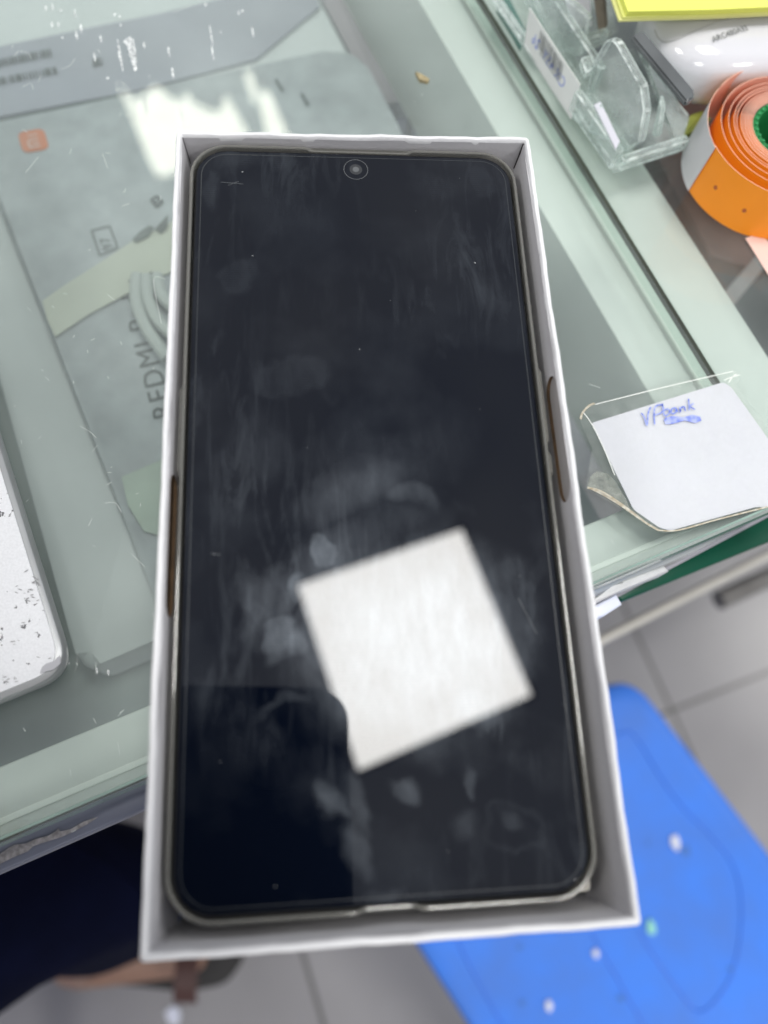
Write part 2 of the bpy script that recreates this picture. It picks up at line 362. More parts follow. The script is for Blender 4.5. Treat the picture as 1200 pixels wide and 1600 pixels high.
ZF = ZT+.006
tab = thing('tablet', 'grey wrapped tablet with orange logo square lying under the glass left of the phone box', 'tablet', at(150, 400, ZF))
bm = bmesh.new(); prism(bm, rpoly([at2(u, v, ZF) for u, v in ((262, 985), (-36, 240), (-40, 198), (130, 163), (556, 68), (622, 195), (800, 640))], [.008, 0, .003, 0, .014, 0, .01]), ZF-.006, ZF, .0022)
M_t = pmat('foam_wrapped_grey', (.43, .46, .475), .5, .24, 75, .5, 160)
link('back', bm, M_t, tab)
zd = ZF+.0004
bm = bmesh.new(); c = (51, 219.5)
prism(bm, rpoly([at2(u, v, zd) for u, v in ((27, 207), (68, 200), (77, 232), (36, 239))], .0028, 8), zd-.0003, zd)
lg = link('logo', bm, pmat('logo_orange', (.60, .20, .09), .5), tab, False)
bm = bmesh.new(); zl = zd+.0004
strokes(bm, [[(43.5, 212), (58, 209.3)], [(44, 219), (60, 216)], [(50, 224.5), (61.5, 222.3)], [(47.5, 230.5), (63, 227.5)], [(45, 218.5), (44.6, 225), (48, 230.5)]], zl, .00042)
link('logo_sign', bm, pmat('logo_pale', (.8, .72, .66), .5), lg, False)
# printed name, reading upwards
bx = at(273, 650, zd); b2 = at(230, 497, zd); X = (b2-bx); Yd = at(190, 520, zd)-at(224, 510, zd)
nm = text_mesh('REDMI Pad', bx, X, Yd, .0100, 1.12)
link('printed_name', nm, MT['ink'], tab, False)
# size mark in a frame
bm = bmesh.new(); strokes(bm, [[(143, 360), (171, 353)], [(171, 353), (184, 387)], [(184, 387), (156, 399)], [(156, 399), (143, 360)]], zd, .0006)
tm = text_mesh('97', at(177, 388, zd), at(166, 360, zd)-at(176, 388, zd), at(154, 370, zd)-at(172, 364, zd), .0052, 1.1)
me = bpy.data.meshes.new('x'); tm.to_mesh(me); bm.from_mesh(me); bpy.data.meshes.remove(me)
link('size_mark', bm, MT['ink'], tab, False)
bm = bmesh.new(); strokes(bm, [[(236, 312), (245, 306)], [(245, 306), (254, 316)], [(254, 316), (245, 324)], [(245, 324), (236, 312)], [(242, 314), (248, 317)]], zd, .0009); link('square_mark', bm, MT['ink'], tab, False)
for (a, b, s) in (((428, 124), (475, 203), 'Designed for everyday use, assembled with care'), ((468, 146), (520, 235), 'Model information and safety notice inside')):
    P = at(*a, zd); q = at(*b, zd); ln = text_mesh('llllllilllillllilllllillllll', P, q-P, E1, .0021, .8)
    link('fine_print', ln, MT['ink_soft'], tab, False)
tape = thing('tape_strip', 'pale yellow-green strip of masking tape stuck across the tablet under the glass', 'tape', at(160, 440, ZF+.002))
bm = bmesh.new(); zt = ZF+.0012
ground(bm, ((66, 470), (100, 446), (150, 414), (205, 378), (300, 330), (330, 400), (250, 432), (200, 458), (140, 490), (86, 526), (74, 500)), zt, .0004)
link('tape', bm, pmat('tape_cream', (.52, .54, .455), .45, .12, 30), tape, False)
cab = thing('cable', 'coil of pale cable lying under the glass against the left side of the phone box', 'cable', at(240, 480, ZF+.005))
zc = ZF+.005
for k, P in enumerate(([(214, 430), (213, 470), (228, 512), (262, 560)], [(228, 432), (232, 470), (250, 505), (290, 540)], [(245, 430), (252, 460), (270, 480), (300, 500)])):
    bm = bmesh.new(); tube(bm, smooth_path([at(u, v, zc-.001*k) for u, v in P]), .0022, 10); link('strand', bm, pmat('cable_white%d' % k, (.44, .47, .45), .4), cab)
bm = bmesh.new()
for P in ([(212, 452), (200, 438), (238, 424), (256, 440), (252, 470), (240, 466)], [(207, 374), (218, 362), (234, 352), (240, 356), (232, 368), (212, 378)], [(242, 358), (262, 336), (262, 352), (252, 364)]):
    ground(bm, P, ZF+.0022)
link('dark_scrap', bm, pmat('scrap_grey', (.14, .16, .15), .6, .5, 120), cab, False)
# pale green sheet under the tablet end, small green bag
bm = bmesh.new(); ground(bm, ((190, 745), (260, 715), (330, 700), (340, 860), (225, 830), (200, 790)), ZF+.0014, .0004)
prop(link('paper_slip', bm, pmat('green_paper', (.42, .50, .42), .5, .15, 60), smooth=False), 'pale green paper slip under the glass, left of the phone box slot', 'paper')
# goods in the right counter
zq = ZG-.06
bm = bmesh.new(); prism(bm, [at2(u, v, zq) for u, v in ((1020, 230), (1110, 400), (1180, 420), (1330, 330), (1230, 120), (1080, 120))], zq-.018, zq, .001)
prop(link('brown_carton', bm, pmat('brown_red', (.11, .035, .025), .45, .6, 26), smooth=True), 'dark reddish brown carton under the right counter glass, below the orange label roll', 'carton')
bm = bmesh.new(); prism(bm, [at2(u, v, zq+.001) for u, v in ((1120, 470), (1136, 490), (1230, 375), (1215, 360))], zq-.003, zq+.001, .0005)
prop(link('grey_bar', bm, pmat('grey_bar', (.30, .27, .27), .45, .2, 60)), 'grey bar lying slanted under the right counter glass, beside the brown carton', 'bar')

# marks on the glass: short scratches, lint, glints drawn as white streaks
bm = bmesh.new(); zs = ZG+.0004
sc = [[(22, 88), (30, 80), (45, 84), (48, 92)], [(95, 108), (108, 103), (117, 92)], [(35, 136), (48, 130), (52, 140)], [(60, 128), (64, 118)], [(270, 20), (300, 8)], [(160, 240), (168, 262)], [(40, 270), (60, 245)], [(190, 322), (202, 318)],
      [(125, 666), (140, 674), (150, 684)], [(144, 706), (152, 696)], [(166, 758), (175, 753)], [(164, 786), (180, 786), (190, 800)], [(205, 865), (215, 875), (226, 885)], [(138, 822), (144, 810)], [(180, 470), (168, 460)], [(252, 505), (240, 437), (258, 436)], [(920, 600), (938, 606)],
      [(146, 1122), (150, 1130)], [(184, 1160), (187, 1180)], [(109, 1201), (111, 1212)], [(197, 1194), (201, 1199)], [(36, 1137), (40, 1143)], [(112, 1300), (118, 1297)], [(955, 842), (958, 850)]]
rnd = random.Random(3)
for i in range(60):
    u = rnd.uniform(0, 270); v = rnd.uniform(60, 1200); a = rnd.uniform(0, 6.28); l = rnd.uniform(2, 9)
    sc.append([(u, v), (u+l*.5*math.cos(a)+1, v+l*.5*math.sin(a)), (u+l*math.cos(a), v+l*math.sin(a)+rnd.uniform(-2, 2))])
for i in range(14):
    u = rnd.uniform(600, 1000); v = rnd.uniform(0, 190); a = rnd.uniform(0, 6.28); sc.append([(u, v), (u+4*math.cos(a), v+4*math.sin(a))])
strokes(bm, sc, zs, .00011)
link('scratch', bm, pmat('scratch_white', (.62, .66, .64), .5), gtop, False)['kind'] = 'stuff'
bm = bmesh.new()  # white streaks painting the soft glints on the glass
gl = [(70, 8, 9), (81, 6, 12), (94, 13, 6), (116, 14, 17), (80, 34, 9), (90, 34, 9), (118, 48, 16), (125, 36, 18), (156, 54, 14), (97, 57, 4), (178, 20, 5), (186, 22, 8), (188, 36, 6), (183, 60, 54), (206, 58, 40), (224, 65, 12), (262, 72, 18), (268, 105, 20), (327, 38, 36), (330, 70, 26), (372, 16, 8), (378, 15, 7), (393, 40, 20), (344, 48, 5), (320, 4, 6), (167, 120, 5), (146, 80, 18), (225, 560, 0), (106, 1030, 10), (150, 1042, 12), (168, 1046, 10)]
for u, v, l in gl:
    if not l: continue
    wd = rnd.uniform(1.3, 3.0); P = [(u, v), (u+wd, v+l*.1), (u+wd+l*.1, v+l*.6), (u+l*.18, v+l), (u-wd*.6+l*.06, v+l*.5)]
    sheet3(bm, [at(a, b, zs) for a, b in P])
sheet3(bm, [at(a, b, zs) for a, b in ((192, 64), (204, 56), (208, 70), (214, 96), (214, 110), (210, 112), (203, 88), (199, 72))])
link('glint_streak', bm, thin_glass('glint_white', (.9, .9, .9), .55, (.9, .92, .92), .1, 900), gtop, False)['kind'] = 'stuff'
bm = bmesh.new(); prism(bm, rpoly([at2(u, v, ZG) for u, v in ((648, 116), (658, 120), (671, 128), (668, 132), (655, 129))], .0003), ZG, ZG+.0012, .0003)
prop(link('crumb', bm, pmat('crumb_brown', (.42, .35, .2), .7, .4, 900)), 'tiny tan crumb on the glass above the top right part of the phone box', 'crumb')

# ---------------------------------------------------------------- worn silver tablet on the glass, left edge
z0 = ZG+.0065
dev = thing('worn_tablet', 'silver-white device with chipped paint and grey rim cut off by the left photo edge', 'tablet', at(0, 900, ZG))
cr_ = at(112, 1049, z0); uu = (at(0, 690, z0)-at(104, 1020, z0)).normalized(); ll = (at(0, 1094, z0)-at(80, 1062, z0)).normalized(); ll = (ll-uu*ll.dot(uu)).normalized()
def dev_ring(off, z, L1=.24, L2=.17, rad=.0062):
    P = [cr_+ll*off+uu*off, cr_+ll*off+uu*(L1-off), cr_+ll*(L2-off)+uu*(L1-off), cr_+ll*(L2-off)+uu*off]
    return [(p[0], p[1], z) for p in rpoly([(q.x, q.y) for q in P], max(rad-off*.6, .001)*1.35, 8)]
bm = bmesh.new(); loft(bm, [dev_ring(.0022, ZG+.0002), dev_ring(.0006, ZG+.0012), dev_ring(0, ZG+.0026), dev_ring(0, z0-.0012), dev_ring(.0004, z0-.0003), dev_ring(.0011, z0)], caps=True)
link('body', bm, pmat('device_grey', (.34, .35, .36), .35, .12, 80, metal=.3), dev)
def worn_mat():
    M, T, b = mat('worn_silver'); N = T.nodes; L = T.links
    tx = N.new('ShaderNodeTexCoord')
    n = N.new('ShaderNodeTexNoise'); n.inputs['Scale'].default_value = 320; n.inputs['Detail'].default_value = 5; n.inputs['Roughness'].default_value = .65; L.new(tx.outputs['Object'], n.inputs['Vector'])
    n2 = N.new('ShaderNodeTexNoise'); n2.inputs['Scale'].default_value = 45; n2.inputs['Detail'].default_value = 3; L.new(tx.outputs['Object'], n2.inputs['Vector'])
    ad = N.new('ShaderNodeMath'); ad.operation = 'MULTIPLY_ADD'; ad.inputs[1].default_value = .55; L.new(n2.outputs['Fac'], ad.inputs[0]); L.new(n.outputs['Fac'], ad.inputs[2])
    rp = N.new('ShaderNodeValToRGB'); e = rp.color_ramp.elements; e[0].position = .965; e[0].color = (.80, .81, .84, 1); e[1].position = .985; e[1].color = (.16, .16, .17, 1)
    L.new(ad.outputs[0], rp.inputs['Fac'])
    n3 = N.new('ShaderNodeTexNoise'); n3.inputs['Scale'].default_value = 1800; L.new(tx.outputs['Object'], n3.inputs['Vector'])
    mx = N.new('ShaderNodeMix'); mx.data_type = 'RGBA'; mx.blend_type = 'MULTIPLY'; mx.inputs['Factor'].default_value = .22
    L.new(rp.outputs['Color'], mx.inputs['A']); L.new(n3.outputs['Fac'], mx.inputs['B']); L.new(mx.outputs['Result'], b.inputs['Base Color'])
    b.inputs['Roughness'].default_value = .42; b.inputs['Metallic'].default_value = .15
    return M
P = dev_ring(.0017, 0); P = [(p[0], p[1]) for p in P]
bm = bmesh.new(); prism(bm, P, z0, z0+.0003); face = link('painted_face', bm, worn_mat(), dev, False)
bm = bmesh.new(); ground(bm, ((62, 1052), (66, 1042), (72, 1037), (84, 1033), (93, 1024), (95, 1036), (84, 1046)), z0+.0006); link('chip', bm, pmat('chip_grey', (.40, .40, .43), .5), face, False)
bm = bmesh.new()
for i in range(46):
    c0 = rnd.choice(((28, 922), (45, 925), (36, 978), (52, 972), (22, 1000), (8, 1060), (20, 1066), (70, 1026), (38, 885), (45, 845), (60, 910), (52, 934)))
    u = c0[0]+rnd.gauss(0, 6); v = c0[1]+rnd.gauss(0, 4); 
    if u > 10+ (v-700)*.26: continue
    s = rnd.uniform(.5, 1.7); q = rnd.uniform(-.6, 1)
    sheet3(bm, [at(u+a*s, v+b*s*.8-a*s*q*.7, z0+.0005) for a, b in ((-2.4, 0), (-.6, -.7), (1.2, -.5), (2.6, .1), (.8, .7), (-1.2, .5))])
link('paint_chips', bm, pmat('chip_dark', (.30, .30, .31), .6), face, False)['kind'] = 'stuff'

# ---------------------------------------------------------------- phone box
W, L_ = .0865, .176
pb = thing('phone_box', 'open white cardboard phone box base overhanging the counter edge', 'box', (W/2, L_/2, ZG))
def bring(off, z, rad=.0009):
    out = []; Q = rrect(W-2*off, L_-2*off, max(rad, .0002), off, off, 0, 4)
    for i, p in enumerate(Q):
        q = Q[(i+1) % len(Q)]; dd = math.dist(p, q); k = 1 if dd < .02 else (28 if dd < .1 else 58)
        for j in range(k):
            x = p[0]+(q[0]-p[0])*j/k; y = p[1]+(q[1]-p[1])*j/k; e = 0
            if z > -.004: e = .00013*math.sin(x*310+y*170)*math.sin(x*97-y*61+1)+.00005*math.sin(x*900+y*760)
            out.append((x+(e if abs(x-W/2) > W/2-.004 else 0), y+(e if abs(y-L_/2) > L_/2-.004 else 0), Z+z+(e*.7 if z > -.003 else 0)))
    return out
bm = bmesh.new()
loft(bm, [bring(0, -.0448), bring(0, -.02), bring(0, -.0007), bring(.0002, -.0002), bring(.0006, 0, .0006), bring(.0010, -.00015, .0004), bring(.00135, -.0007, .0003), bring(.00135, -.0016, .0003)])
sh = link('outer_wall', bm, MT['card'], pb)
bm = bmesh.new(); sheet3(bm, [(.0005, .0005, Z-.0446), (W-.0005, .0005, Z-.0446), (W-.0005, L_-.0005, Z-.0446), (.0005, L_-.0005, Z-.0446)])
link('bottom', bm, MT['card'], pb, False)
# inner liner: four leaning card walls, the long ones with a finger slot
def liner(P, Q, n, name, slot=None):
    """wall from P to Q (rim corners), n = inward direction; slot = (pos0,pos1,z0,z1)"""
    P = Vector(P); Q = Vector(Q); d = (Q-P).normalized(); Ln = (Q-P).length; n = Vector(n); zt_, zb_ = -.0008, -.024; lean = .028
    def w3(a, z, dep=0): return P+d*a+n*(.0014+(zt_-z)*lean-dep)+Vector((0, 0, z))
    bm = bmesh.new()
    N_ = 40; outer = [(Ln*i/N_, zt_) for i in range(N_)]+[(Ln, zt_), (Ln, zb_)]+[(Ln*i/N_, zb_) for i in range(N_-1, -1, -1)]
    def wv(a, z): return w3(a, z, -.00012*math.sin(a*260)*math.sin(a*77+1))
    vo = [bm.verts.new(wv(*p)) for p in outer]; eo = [bm.edges.new((vo[i], vo[(i+1) % len(vo)])) for i in range(len(vo))]
    es = list(eo)
    if slot:
        a0, a1, s0, s1 = slot; rad = (s1-s0)/2; zc_ = (s0+s1)/2; cap = []
        for k in range(11):
            t_ = -math.pi/2+math.pi*k/10; cap.append((a1-rad*1.1+rad*1.1*math.cos(t_), zc_+rad*math.sin(t_)))
        for k in range(11):
            t_ = math.pi/2+math.pi*k/10; cap.append((a0+rad*1.1+rad*1.1*math.cos(t_), zc_+rad*math.sin(t_)))
        vi = [bm.verts.new(wv(*p)) for p in cap]; es += [bm.edges.new((vi[i], vi[(i+1) % len(vi)])) for i in range(len(vi))]
    bmesh.ops.triangle_fill(bm, use_beauty=True, edges=es)
    ob = link(name, bm, MT['liner'], pb, False)
    if slot:
        bm = bmesh.new(); f0 = [w3(a, z, -.00006) for a, z in cap]; f1 = [w3(a, z, .0007) for a, z in cap]
        loft(bm, [f0, f1]); e_ = link('slot_edge', bm, MT['board'], ob, False)
        bm = bmesh.new(); sheet3(bm, f1); link('slot_back', bm, MT['board'] if n.x > 0 else pmat('slot_back_card', (.44, .42, .42), .7, .1, 90), ob, False)
    return ob
def liner2(*a, back=None, **k): return liner(*a, **k)
def wall_hit(u, v, x):
    d = ray(u, v); t_ = (x-CAM.x)/d.x; p = CAM+d*t_; return p.y, p.z-Z
yl0 = wall_hit(262, 722, .0016); yl1 = wall_hit(258, 958, .0016)
yr0 = wall_hit(872, 577, W-.0017); yr1 = wall_hit(884, 784, W-.0017)
print('slots', yl0, yl1, yr0, yr1)
SLL = (yl1[0], yl0[0]); SLR = (yr1[0], yr0[0]+.0015)
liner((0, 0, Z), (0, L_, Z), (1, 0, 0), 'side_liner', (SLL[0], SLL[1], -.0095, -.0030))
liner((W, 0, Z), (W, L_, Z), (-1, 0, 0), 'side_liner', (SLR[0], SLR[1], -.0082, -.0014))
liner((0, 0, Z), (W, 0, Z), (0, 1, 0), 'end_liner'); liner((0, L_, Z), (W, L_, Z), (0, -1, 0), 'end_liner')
bm = bmesh.new(); prism(bm, rpoly([(.0035, .0052), (W-.0040, .0040), (W-.0040, L_-.003), (.0035, L_-.003)], .001), Z-.0150, Z-.0140, .0002); link('tray', bm, MT['tray'], pb)
bm = bmesh.new()
for sg, wd_ in ((1, .00022), (-1, .00010)):
    X_ = lambda x: W-x if sg > 0 else x
    p = Vector((X_(.0015), L_-.00165, Z-.0007)); q = Vector((X_(.0022), L_-.0021, Z-.0085)); s_ = Vector((sg*wd_, 0, 0)); n_ = Vector((0, -.0001, .0001))
    bm = bmesh.new(); sheet3(bm, [p+n_-s_, p+n_+s_, q+n_+s_*.8, q+n_-s_*.8])
    link('corner_slit', bm, pmat('slit_dark', (.05, .045, .05), .8), pb, False)

# ---------------------------------------------------------------- smartphone in a clear case
MWp = Matrix(((PX.x, PY.x, PN.x, PO.x), (PX.y, PY.y, PN.y, PO.y), (PX.z, PY.z, PN.z, PO.z), (0, 0, 0, 1)))
ph = thing('smartphone', 'black phone with smudged switched-off screen in a clear case, lying in the white box', 'smartphone', mw=MWp)
RAD = .0074
def pring(off, z, mod=None):
    P = rrect(PW, PH, RAD, 0, 0, off, 14); out = []
    # subdivide the straight runs so that cut-outs can be shaped
    Q = []
    for i, p in enumerate(P):
        q = P[(i+1) % len(P)]; Q.append(p); dd = math.dist(p, q)
        if dd > .01:
            k = int(dd/.0006)
            for j in range(1, k): Q.append((p[0]+(q[0]-p[0])*j/k, p[1]+(q[1]-p[1])*j/k))
    for x, y in Q:
        o = 0; zz = z
        if mod: o, zz = mod(x, y, off, z)
        cx, cy = PW/2, PH/2
        nx = (1 if x > PW-.001 else -1 if x < .001 else 0); ny = (1 if y > PH-.001 else -1 if y < .001 else 0)
        out.append((x+nx*o, y+ny*o, zz))
    return out
def screen_mat():
    M = bpy.data.materials.new('screen_glass'); M.use_nodes = True; T = M.node_tree; N = T.nodes; L = T.links; b = N['Principled BSDF']; out = N['Material Output']
    b.inputs['Base Color'].default_value = (.0016, .0030, .0078, 1); b.inputs['Roughness'].default_value = .012; b.inputs['Specular IOR Level'].default_value = .37; b.inputs['IOR'].default_value = 1.5
    tx = N.new('ShaderNodeTexCoord'); O = tx.outputs['Object']
    # skin grease film: a rough, faint reflection in finger-sized patches
    gr = N.new('ShaderNodeBsdfGlossy'); gr.inputs['Roughness'].default_value = .42; gr.inputs['Color'].default_value = (.78, .88, 1, 1)
    mask = None
    def math_(op, a, bb=None, c=None, clamp=False):
        n = N.new('ShaderNodeMath'); n.operation = op; n.use_clamp = clamp
        for i, x in enumerate((a, bb, c)):
            if x is None: continue
            if isinstance(x, (int, float)): n.inputs[i].default_value = x
            else: L.new(x, n.inputs[i])
        return n.outputs[0]
    nw = N.new('ShaderNodeTexNoise'); nw.inputs['Scale'].default_value = 90; nw.inputs['Detail'].default_value = 3; L.new(O, nw.inputs['Vector'])
    warp = N.new('ShaderNodeMix'); warp.data_type = 'VECTOR'; warp.inputs['Factor'].default_value = 1
    sub = N.new('ShaderNodeVectorMath'); sub.operation = 'SUBTRACT'; sub.inputs[1].default_value = (.5, .5, .5); L.new(nw.outputs['Color'], sub.inputs[0])
    scl = N.new('ShaderNodeVectorMath'); scl.operation = 'SCALE'; scl.inputs['Scale'].default_value = .011; L.new(sub.outputs[0], scl.inputs[0])
    add = N.new('ShaderNodeVectorMath'); add.operation = 'ADD'; L.new(O, add.inputs[0]); L.new(scl.outputs[0], add.inputs[1]); OW = add.outputs[0]
    def blob(x, y, rx, ry, rot, amp, soft=.5, ring=False):
        nonlocal mask
        mp = N.new('ShaderNodeMapping'); mp.vector_type = 'TEXTURE'; mp.inputs['Location'].default_value = (x, y, 0); mp.inputs['Rotation'].default_value = (0, 0, math.radians(rot)); mp.inputs['Scale'].default_value = (rx, ry, 1)
        L.new(OW, mp.inputs['Vector']); ln = N.new('ShaderNodeVectorMath'); ln.operation = 'LENGTH'; L.new(mp.outputs[0], ln.inputs[0])
        mr = N.new('ShaderNodeMapRange'); mr.interpolation_type = 'SMOOTHSTEP'; mr.inputs['From Min'].default_value = 1; mr.inputs['From Max'].default_value = soft; mr.inputs['To Min'].default_value = 0; mr.inputs['To Max'].default_value = amp
        L.new(ln.outputs['Value'], mr.inputs['Value']); mr.inputs['To Max'].default_value = amp*(.2 if ring else .45); v = mr.outputs[0]
        if ring:
            m2 = N.new('ShaderNodeMapRange'); m2.interpolation_type = 'SMOOTHSTEP'; m2.inputs['From Min'].default_value = .55; m2.inputs['From Max'].default_value = .85; L.new(ln.outputs['Value'], m2.inputs['Value']); v = math_('MULTIPLY', v, m2.outputs[0])
        mask = v if mask is None else math_('MAXIMUM', mask, v)
    for B in BLOBS: blob(*B)
    # ridges of finger prints
    wv = N.new('ShaderNodeTexWave'); wv.wave_type = 'RINGS'; wv.inputs['Scale'].default_value = 520; wv.inputs['Distortion'].default_value = 3.5; wv.inputs['Detail'].default_value = 1; wv.inputs['Detail Scale'].default_value = 60
    mpw = N.new('ShaderNodeMapping'); mpw.inputs['Location'].default_value = (-.022, -.045, 0); L.new(O, mpw.inputs['Vector']); L.new(mpw.outputs[0], wv.inputs['Vector'])
    ridge = math_('MULTIPLY_ADD', wv.outputs['Fac'], .6, .45)
    n1 = N.new('ShaderNodeTexNoise'); n1.inputs['Scale'].default_value = 170; n1.inputs['Detail'].default_value = 6; n1.inputs['Roughness'].default_value = .6
    mp1 = N.new('ShaderNodeMapping'); mp1.inputs['Rotation'].default_value = (0, 0, .5); mp1.inputs['Scale'].default_value = (1.6, .6, 1); L.new(O, mp1.inputs['Vector']); L.new(mp1.outputs[0], n1.inputs['Vector'])
    r1 = N.new('ShaderNodeMapRange'); r1.inputs['From Min'].default_value = .3; r1.inputs['From Max'].default_value = .7; r1.inputs['To Min'].default_value = .35; r1.inputs['To Max'].default_value = 1.15; L.new(n1.outputs['Fac'], r1.inputs['Value'])
    n2 = N.new('ShaderNodeTexNoise'); n2.inputs['Scale'].default_value = 38; n2.inputs['Detail'].default_value = 5; L.new(O, n2.inputs['Vector'])
    r2 = N.new('ShaderNodeMapRange'); r2.inputs['From Min'].default_value = .48; r2.inputs['From Max'].default_value = .72; r2.inputs['To Min'].default_value = .0; r2.inputs['To Max'].default_value = .055; L.new(n2.outputs['Fac'], r2.inputs['Value']); r2.inputs['To Max'].default_value = .012
    mk = math_('MULTIPLY', mask, ridge); mk = math_('MULTIPLY', mk, r1.outputs[0]); n3 = N.new('ShaderNodeTexNoise'); n3.inputs['Scale'].default_value = 75; n3.inputs['Detail'].default_value = 7; n3.inputs['Roughness'].default_value = .62; n3.inputs['Distortion'].default_value = 1.2
    mp3 = N.new('ShaderNodeMapping'); mp3.inputs['Rotation'].default_value = (0, 0, -1.0); mp3.inputs['Scale'].default_value = (2.6, .55, 1); L.new(O, mp3.inputs['Vector']); L.new(mp3.outputs[0], n3.inputs['Vector'])
    r3 = N.new('ShaderNodeMapRange'); r3.inputs['From Min'].default_value = .5; r3.inputs['From Max'].default_value = .78; r3.inputs['To Min'].default_value = 0; r3.inputs['To Max'].default_value = .036; L.new(n3.outputs['Fac'], r3.inputs['Value'])
    n4 = N.new('ShaderNodeTexNoise'); n4.inputs['Scale'].default_value = 17; n4.inputs['Detail'].default_value = 2; L.new(O, n4.inputs['Vector'])
    r4 = N.new('ShaderNodeMapRange'); r4.inputs['From Min'].default_value = .42; r4.inputs['From Max'].default_value = .62; L.new(n4.outputs['Fac'], r4.inputs['Value'])
    mk = math_('ADD', mk, math_('MULTIPLY', r3.outputs[0], r4.outputs[0]))
    mk = math_('ADD', mk, r2.outputs[0], clamp=True)
    mix = N.new('ShaderNodeMixShader'); L.new(mk, mix.inputs[0]); L.new(b.outputs[0], mix.inputs[1]); L.new(gr.outputs[0], mix.inputs[2]); L.new(mix.outputs[0], out.inputs['Surface'])
    return M
def pl_(u, v):
    d = ray(u, v); t_ = (PO-CAM).dot(PN)/d.dot(PN); p = CAM+d*t_-PO; return p.dot(PX), p.dot(PY)
BL = [(508, 850, 26, 36, 10, .17, .6), (440, 985, 38, 42, 0, .15, .5), (430, 930, 40, 60, -20, .10, .3), (455, 1090, 70, 16, 20, .045, .2), (560, 860, 130, 90, 10, .035, .2),
      (555, 1270, 30, 70, 20, .075, .2), (640, 1240, 36, 32, 0, .07, .4), (735, 1220, 14, 34, 0, .06, .4), (720, 1290, 36, 40, 0, .045, .2), (805, 1290, 54, 46, 0, .05, .7, True), (800, 1280, 24, 24, 0, .04, .3),
      (600, 1395, 44, 18, 0, .05, .3), (335, 300, 24, 40, 0, .06, .2), (370, 255, 50, 22, 20, .05, .2), (430, 250, 34, 26, 0, .05, .3), (370, 430, 40, 34, 0, .035, .6), (455, 590, 70, 40, 5, .03, .7), (750, 285, 22, 26, 0, .03, .6), (660, 700, 120, 80, 30, .022, .2),
      (650, 1000, 230, 200, 20, .20, .3), (720, 1110, 70, 50, 10, .17, .3), (560, 1330, 26, 60, 35, .12, .1), (520, 1260, 16, 60, 30, .12, .1), (600, 930, 60, 36, 20, .16, .2), (690, 960, 54, 60, 20, .15, .2), (455, 1000, 56, 30, 40, .16, .1), (400, 960, 30, 60, 10, .10, .1), (510, 870, 100, 60, 40, .08, .1), (500, 940, 40, 40, 0, .09, .5), (470, 905, 44, 22, 55, .16, .2), (560, 760, 150, 50, 25, .07, .1), (400, 700, 90, 60, 60, .04, .1), (640, 780, 60, 26, 150, .06, .2), (690, 290, 60, 26, 0, .02, .4)]
BLOBS = []
for b_ in BL:
    x, y = pl_(b_[0], b_[1]); x2, _ = pl_(b_[0]+b_[2], b_[1]); _, y2 = pl_(b_[0], b_[1]+b_[3])
    BLOBS.append((x, y, abs(x2-x), abs(y2-y), b_[4], b_[5], b_[6], len(b_) > 7))
bm = bmesh.new(); loft(bm, [pring(0, -.0012), pring(0, -.0003), pring(-.00012, -.00008)])
n_ = len(pring(0, 0)); top_ring = list(bm.verts)[-n_:]
flat = [bm.verts.new(p) for p in pring(-.0004, 0)]
for i in range(n_): bm.faces.new((top_ring[i], top_ring[(i+1) % n_], flat[(i+1) % n_], flat[i]))
bm.faces.new(flat)
scr = link('screen', bm, screen_mat(), ph, False, False)
bm = bmesh.new(); loft(bm, [pring(-.0011, .00003), pring(-.00125, .00003)]); link('bezel_line', bm, pmat('bezel_line', (.035, .04, .045), .3), scr, False, False)
bm = bmesh.new(); loft(bm, [pring(.0001, -.0075), pring(.0006, -.0060), pring(.0007, -.0030), pring(.0005, -.0012), pring(.0002, -.0006), pring(-.0002, -.0005)], caps=False)
link('body', bm, pmat('phone_body', (.035, .037, .04), .3, metal=.6), ph, True, False)
# front camera
cx, cy = pl_(556, 265)
def disc(bm, x, y, r0, r1, z, n=32):
    a = [bm.verts.new((x+r0*math.cos(2*math.pi*k/n), y+r0*math.sin(2*math.pi*k/n), z)) for k in range(n)]
    if r1 <= 0: bm.faces.new(a); return
    b = [bm.verts.new((x+r1*math.cos(2*math.pi*k/n), y+r1*math.sin(2*math.pi*k/n), z)) for k in range(n)]
    for k in range(n): bm.faces.new((a[k], a[(k+1) % n], b[(k+1) % n], b[k]))
bm = bmesh.new(); disc(bm, cx, cy, .00155, 0, .00004); fc = link('front_camera', bm, pmat('lens_dark', (.030, .032, .036), .25), ph, False, False)
bm = bmesh.new(); disc(bm, cx, cy, .0030, .00285, .00005); link('lens_ring', bm, pmat('lens_ring', (.10, .105, .11), .25), fc, False, False)
bm = bmesh.new(); disc(bm, cx, cy, .0008, 0, .00007); link('lens', bm, pmat('lens_grey', (.10, .105, .11), .12, spec=1), fc, False, False)
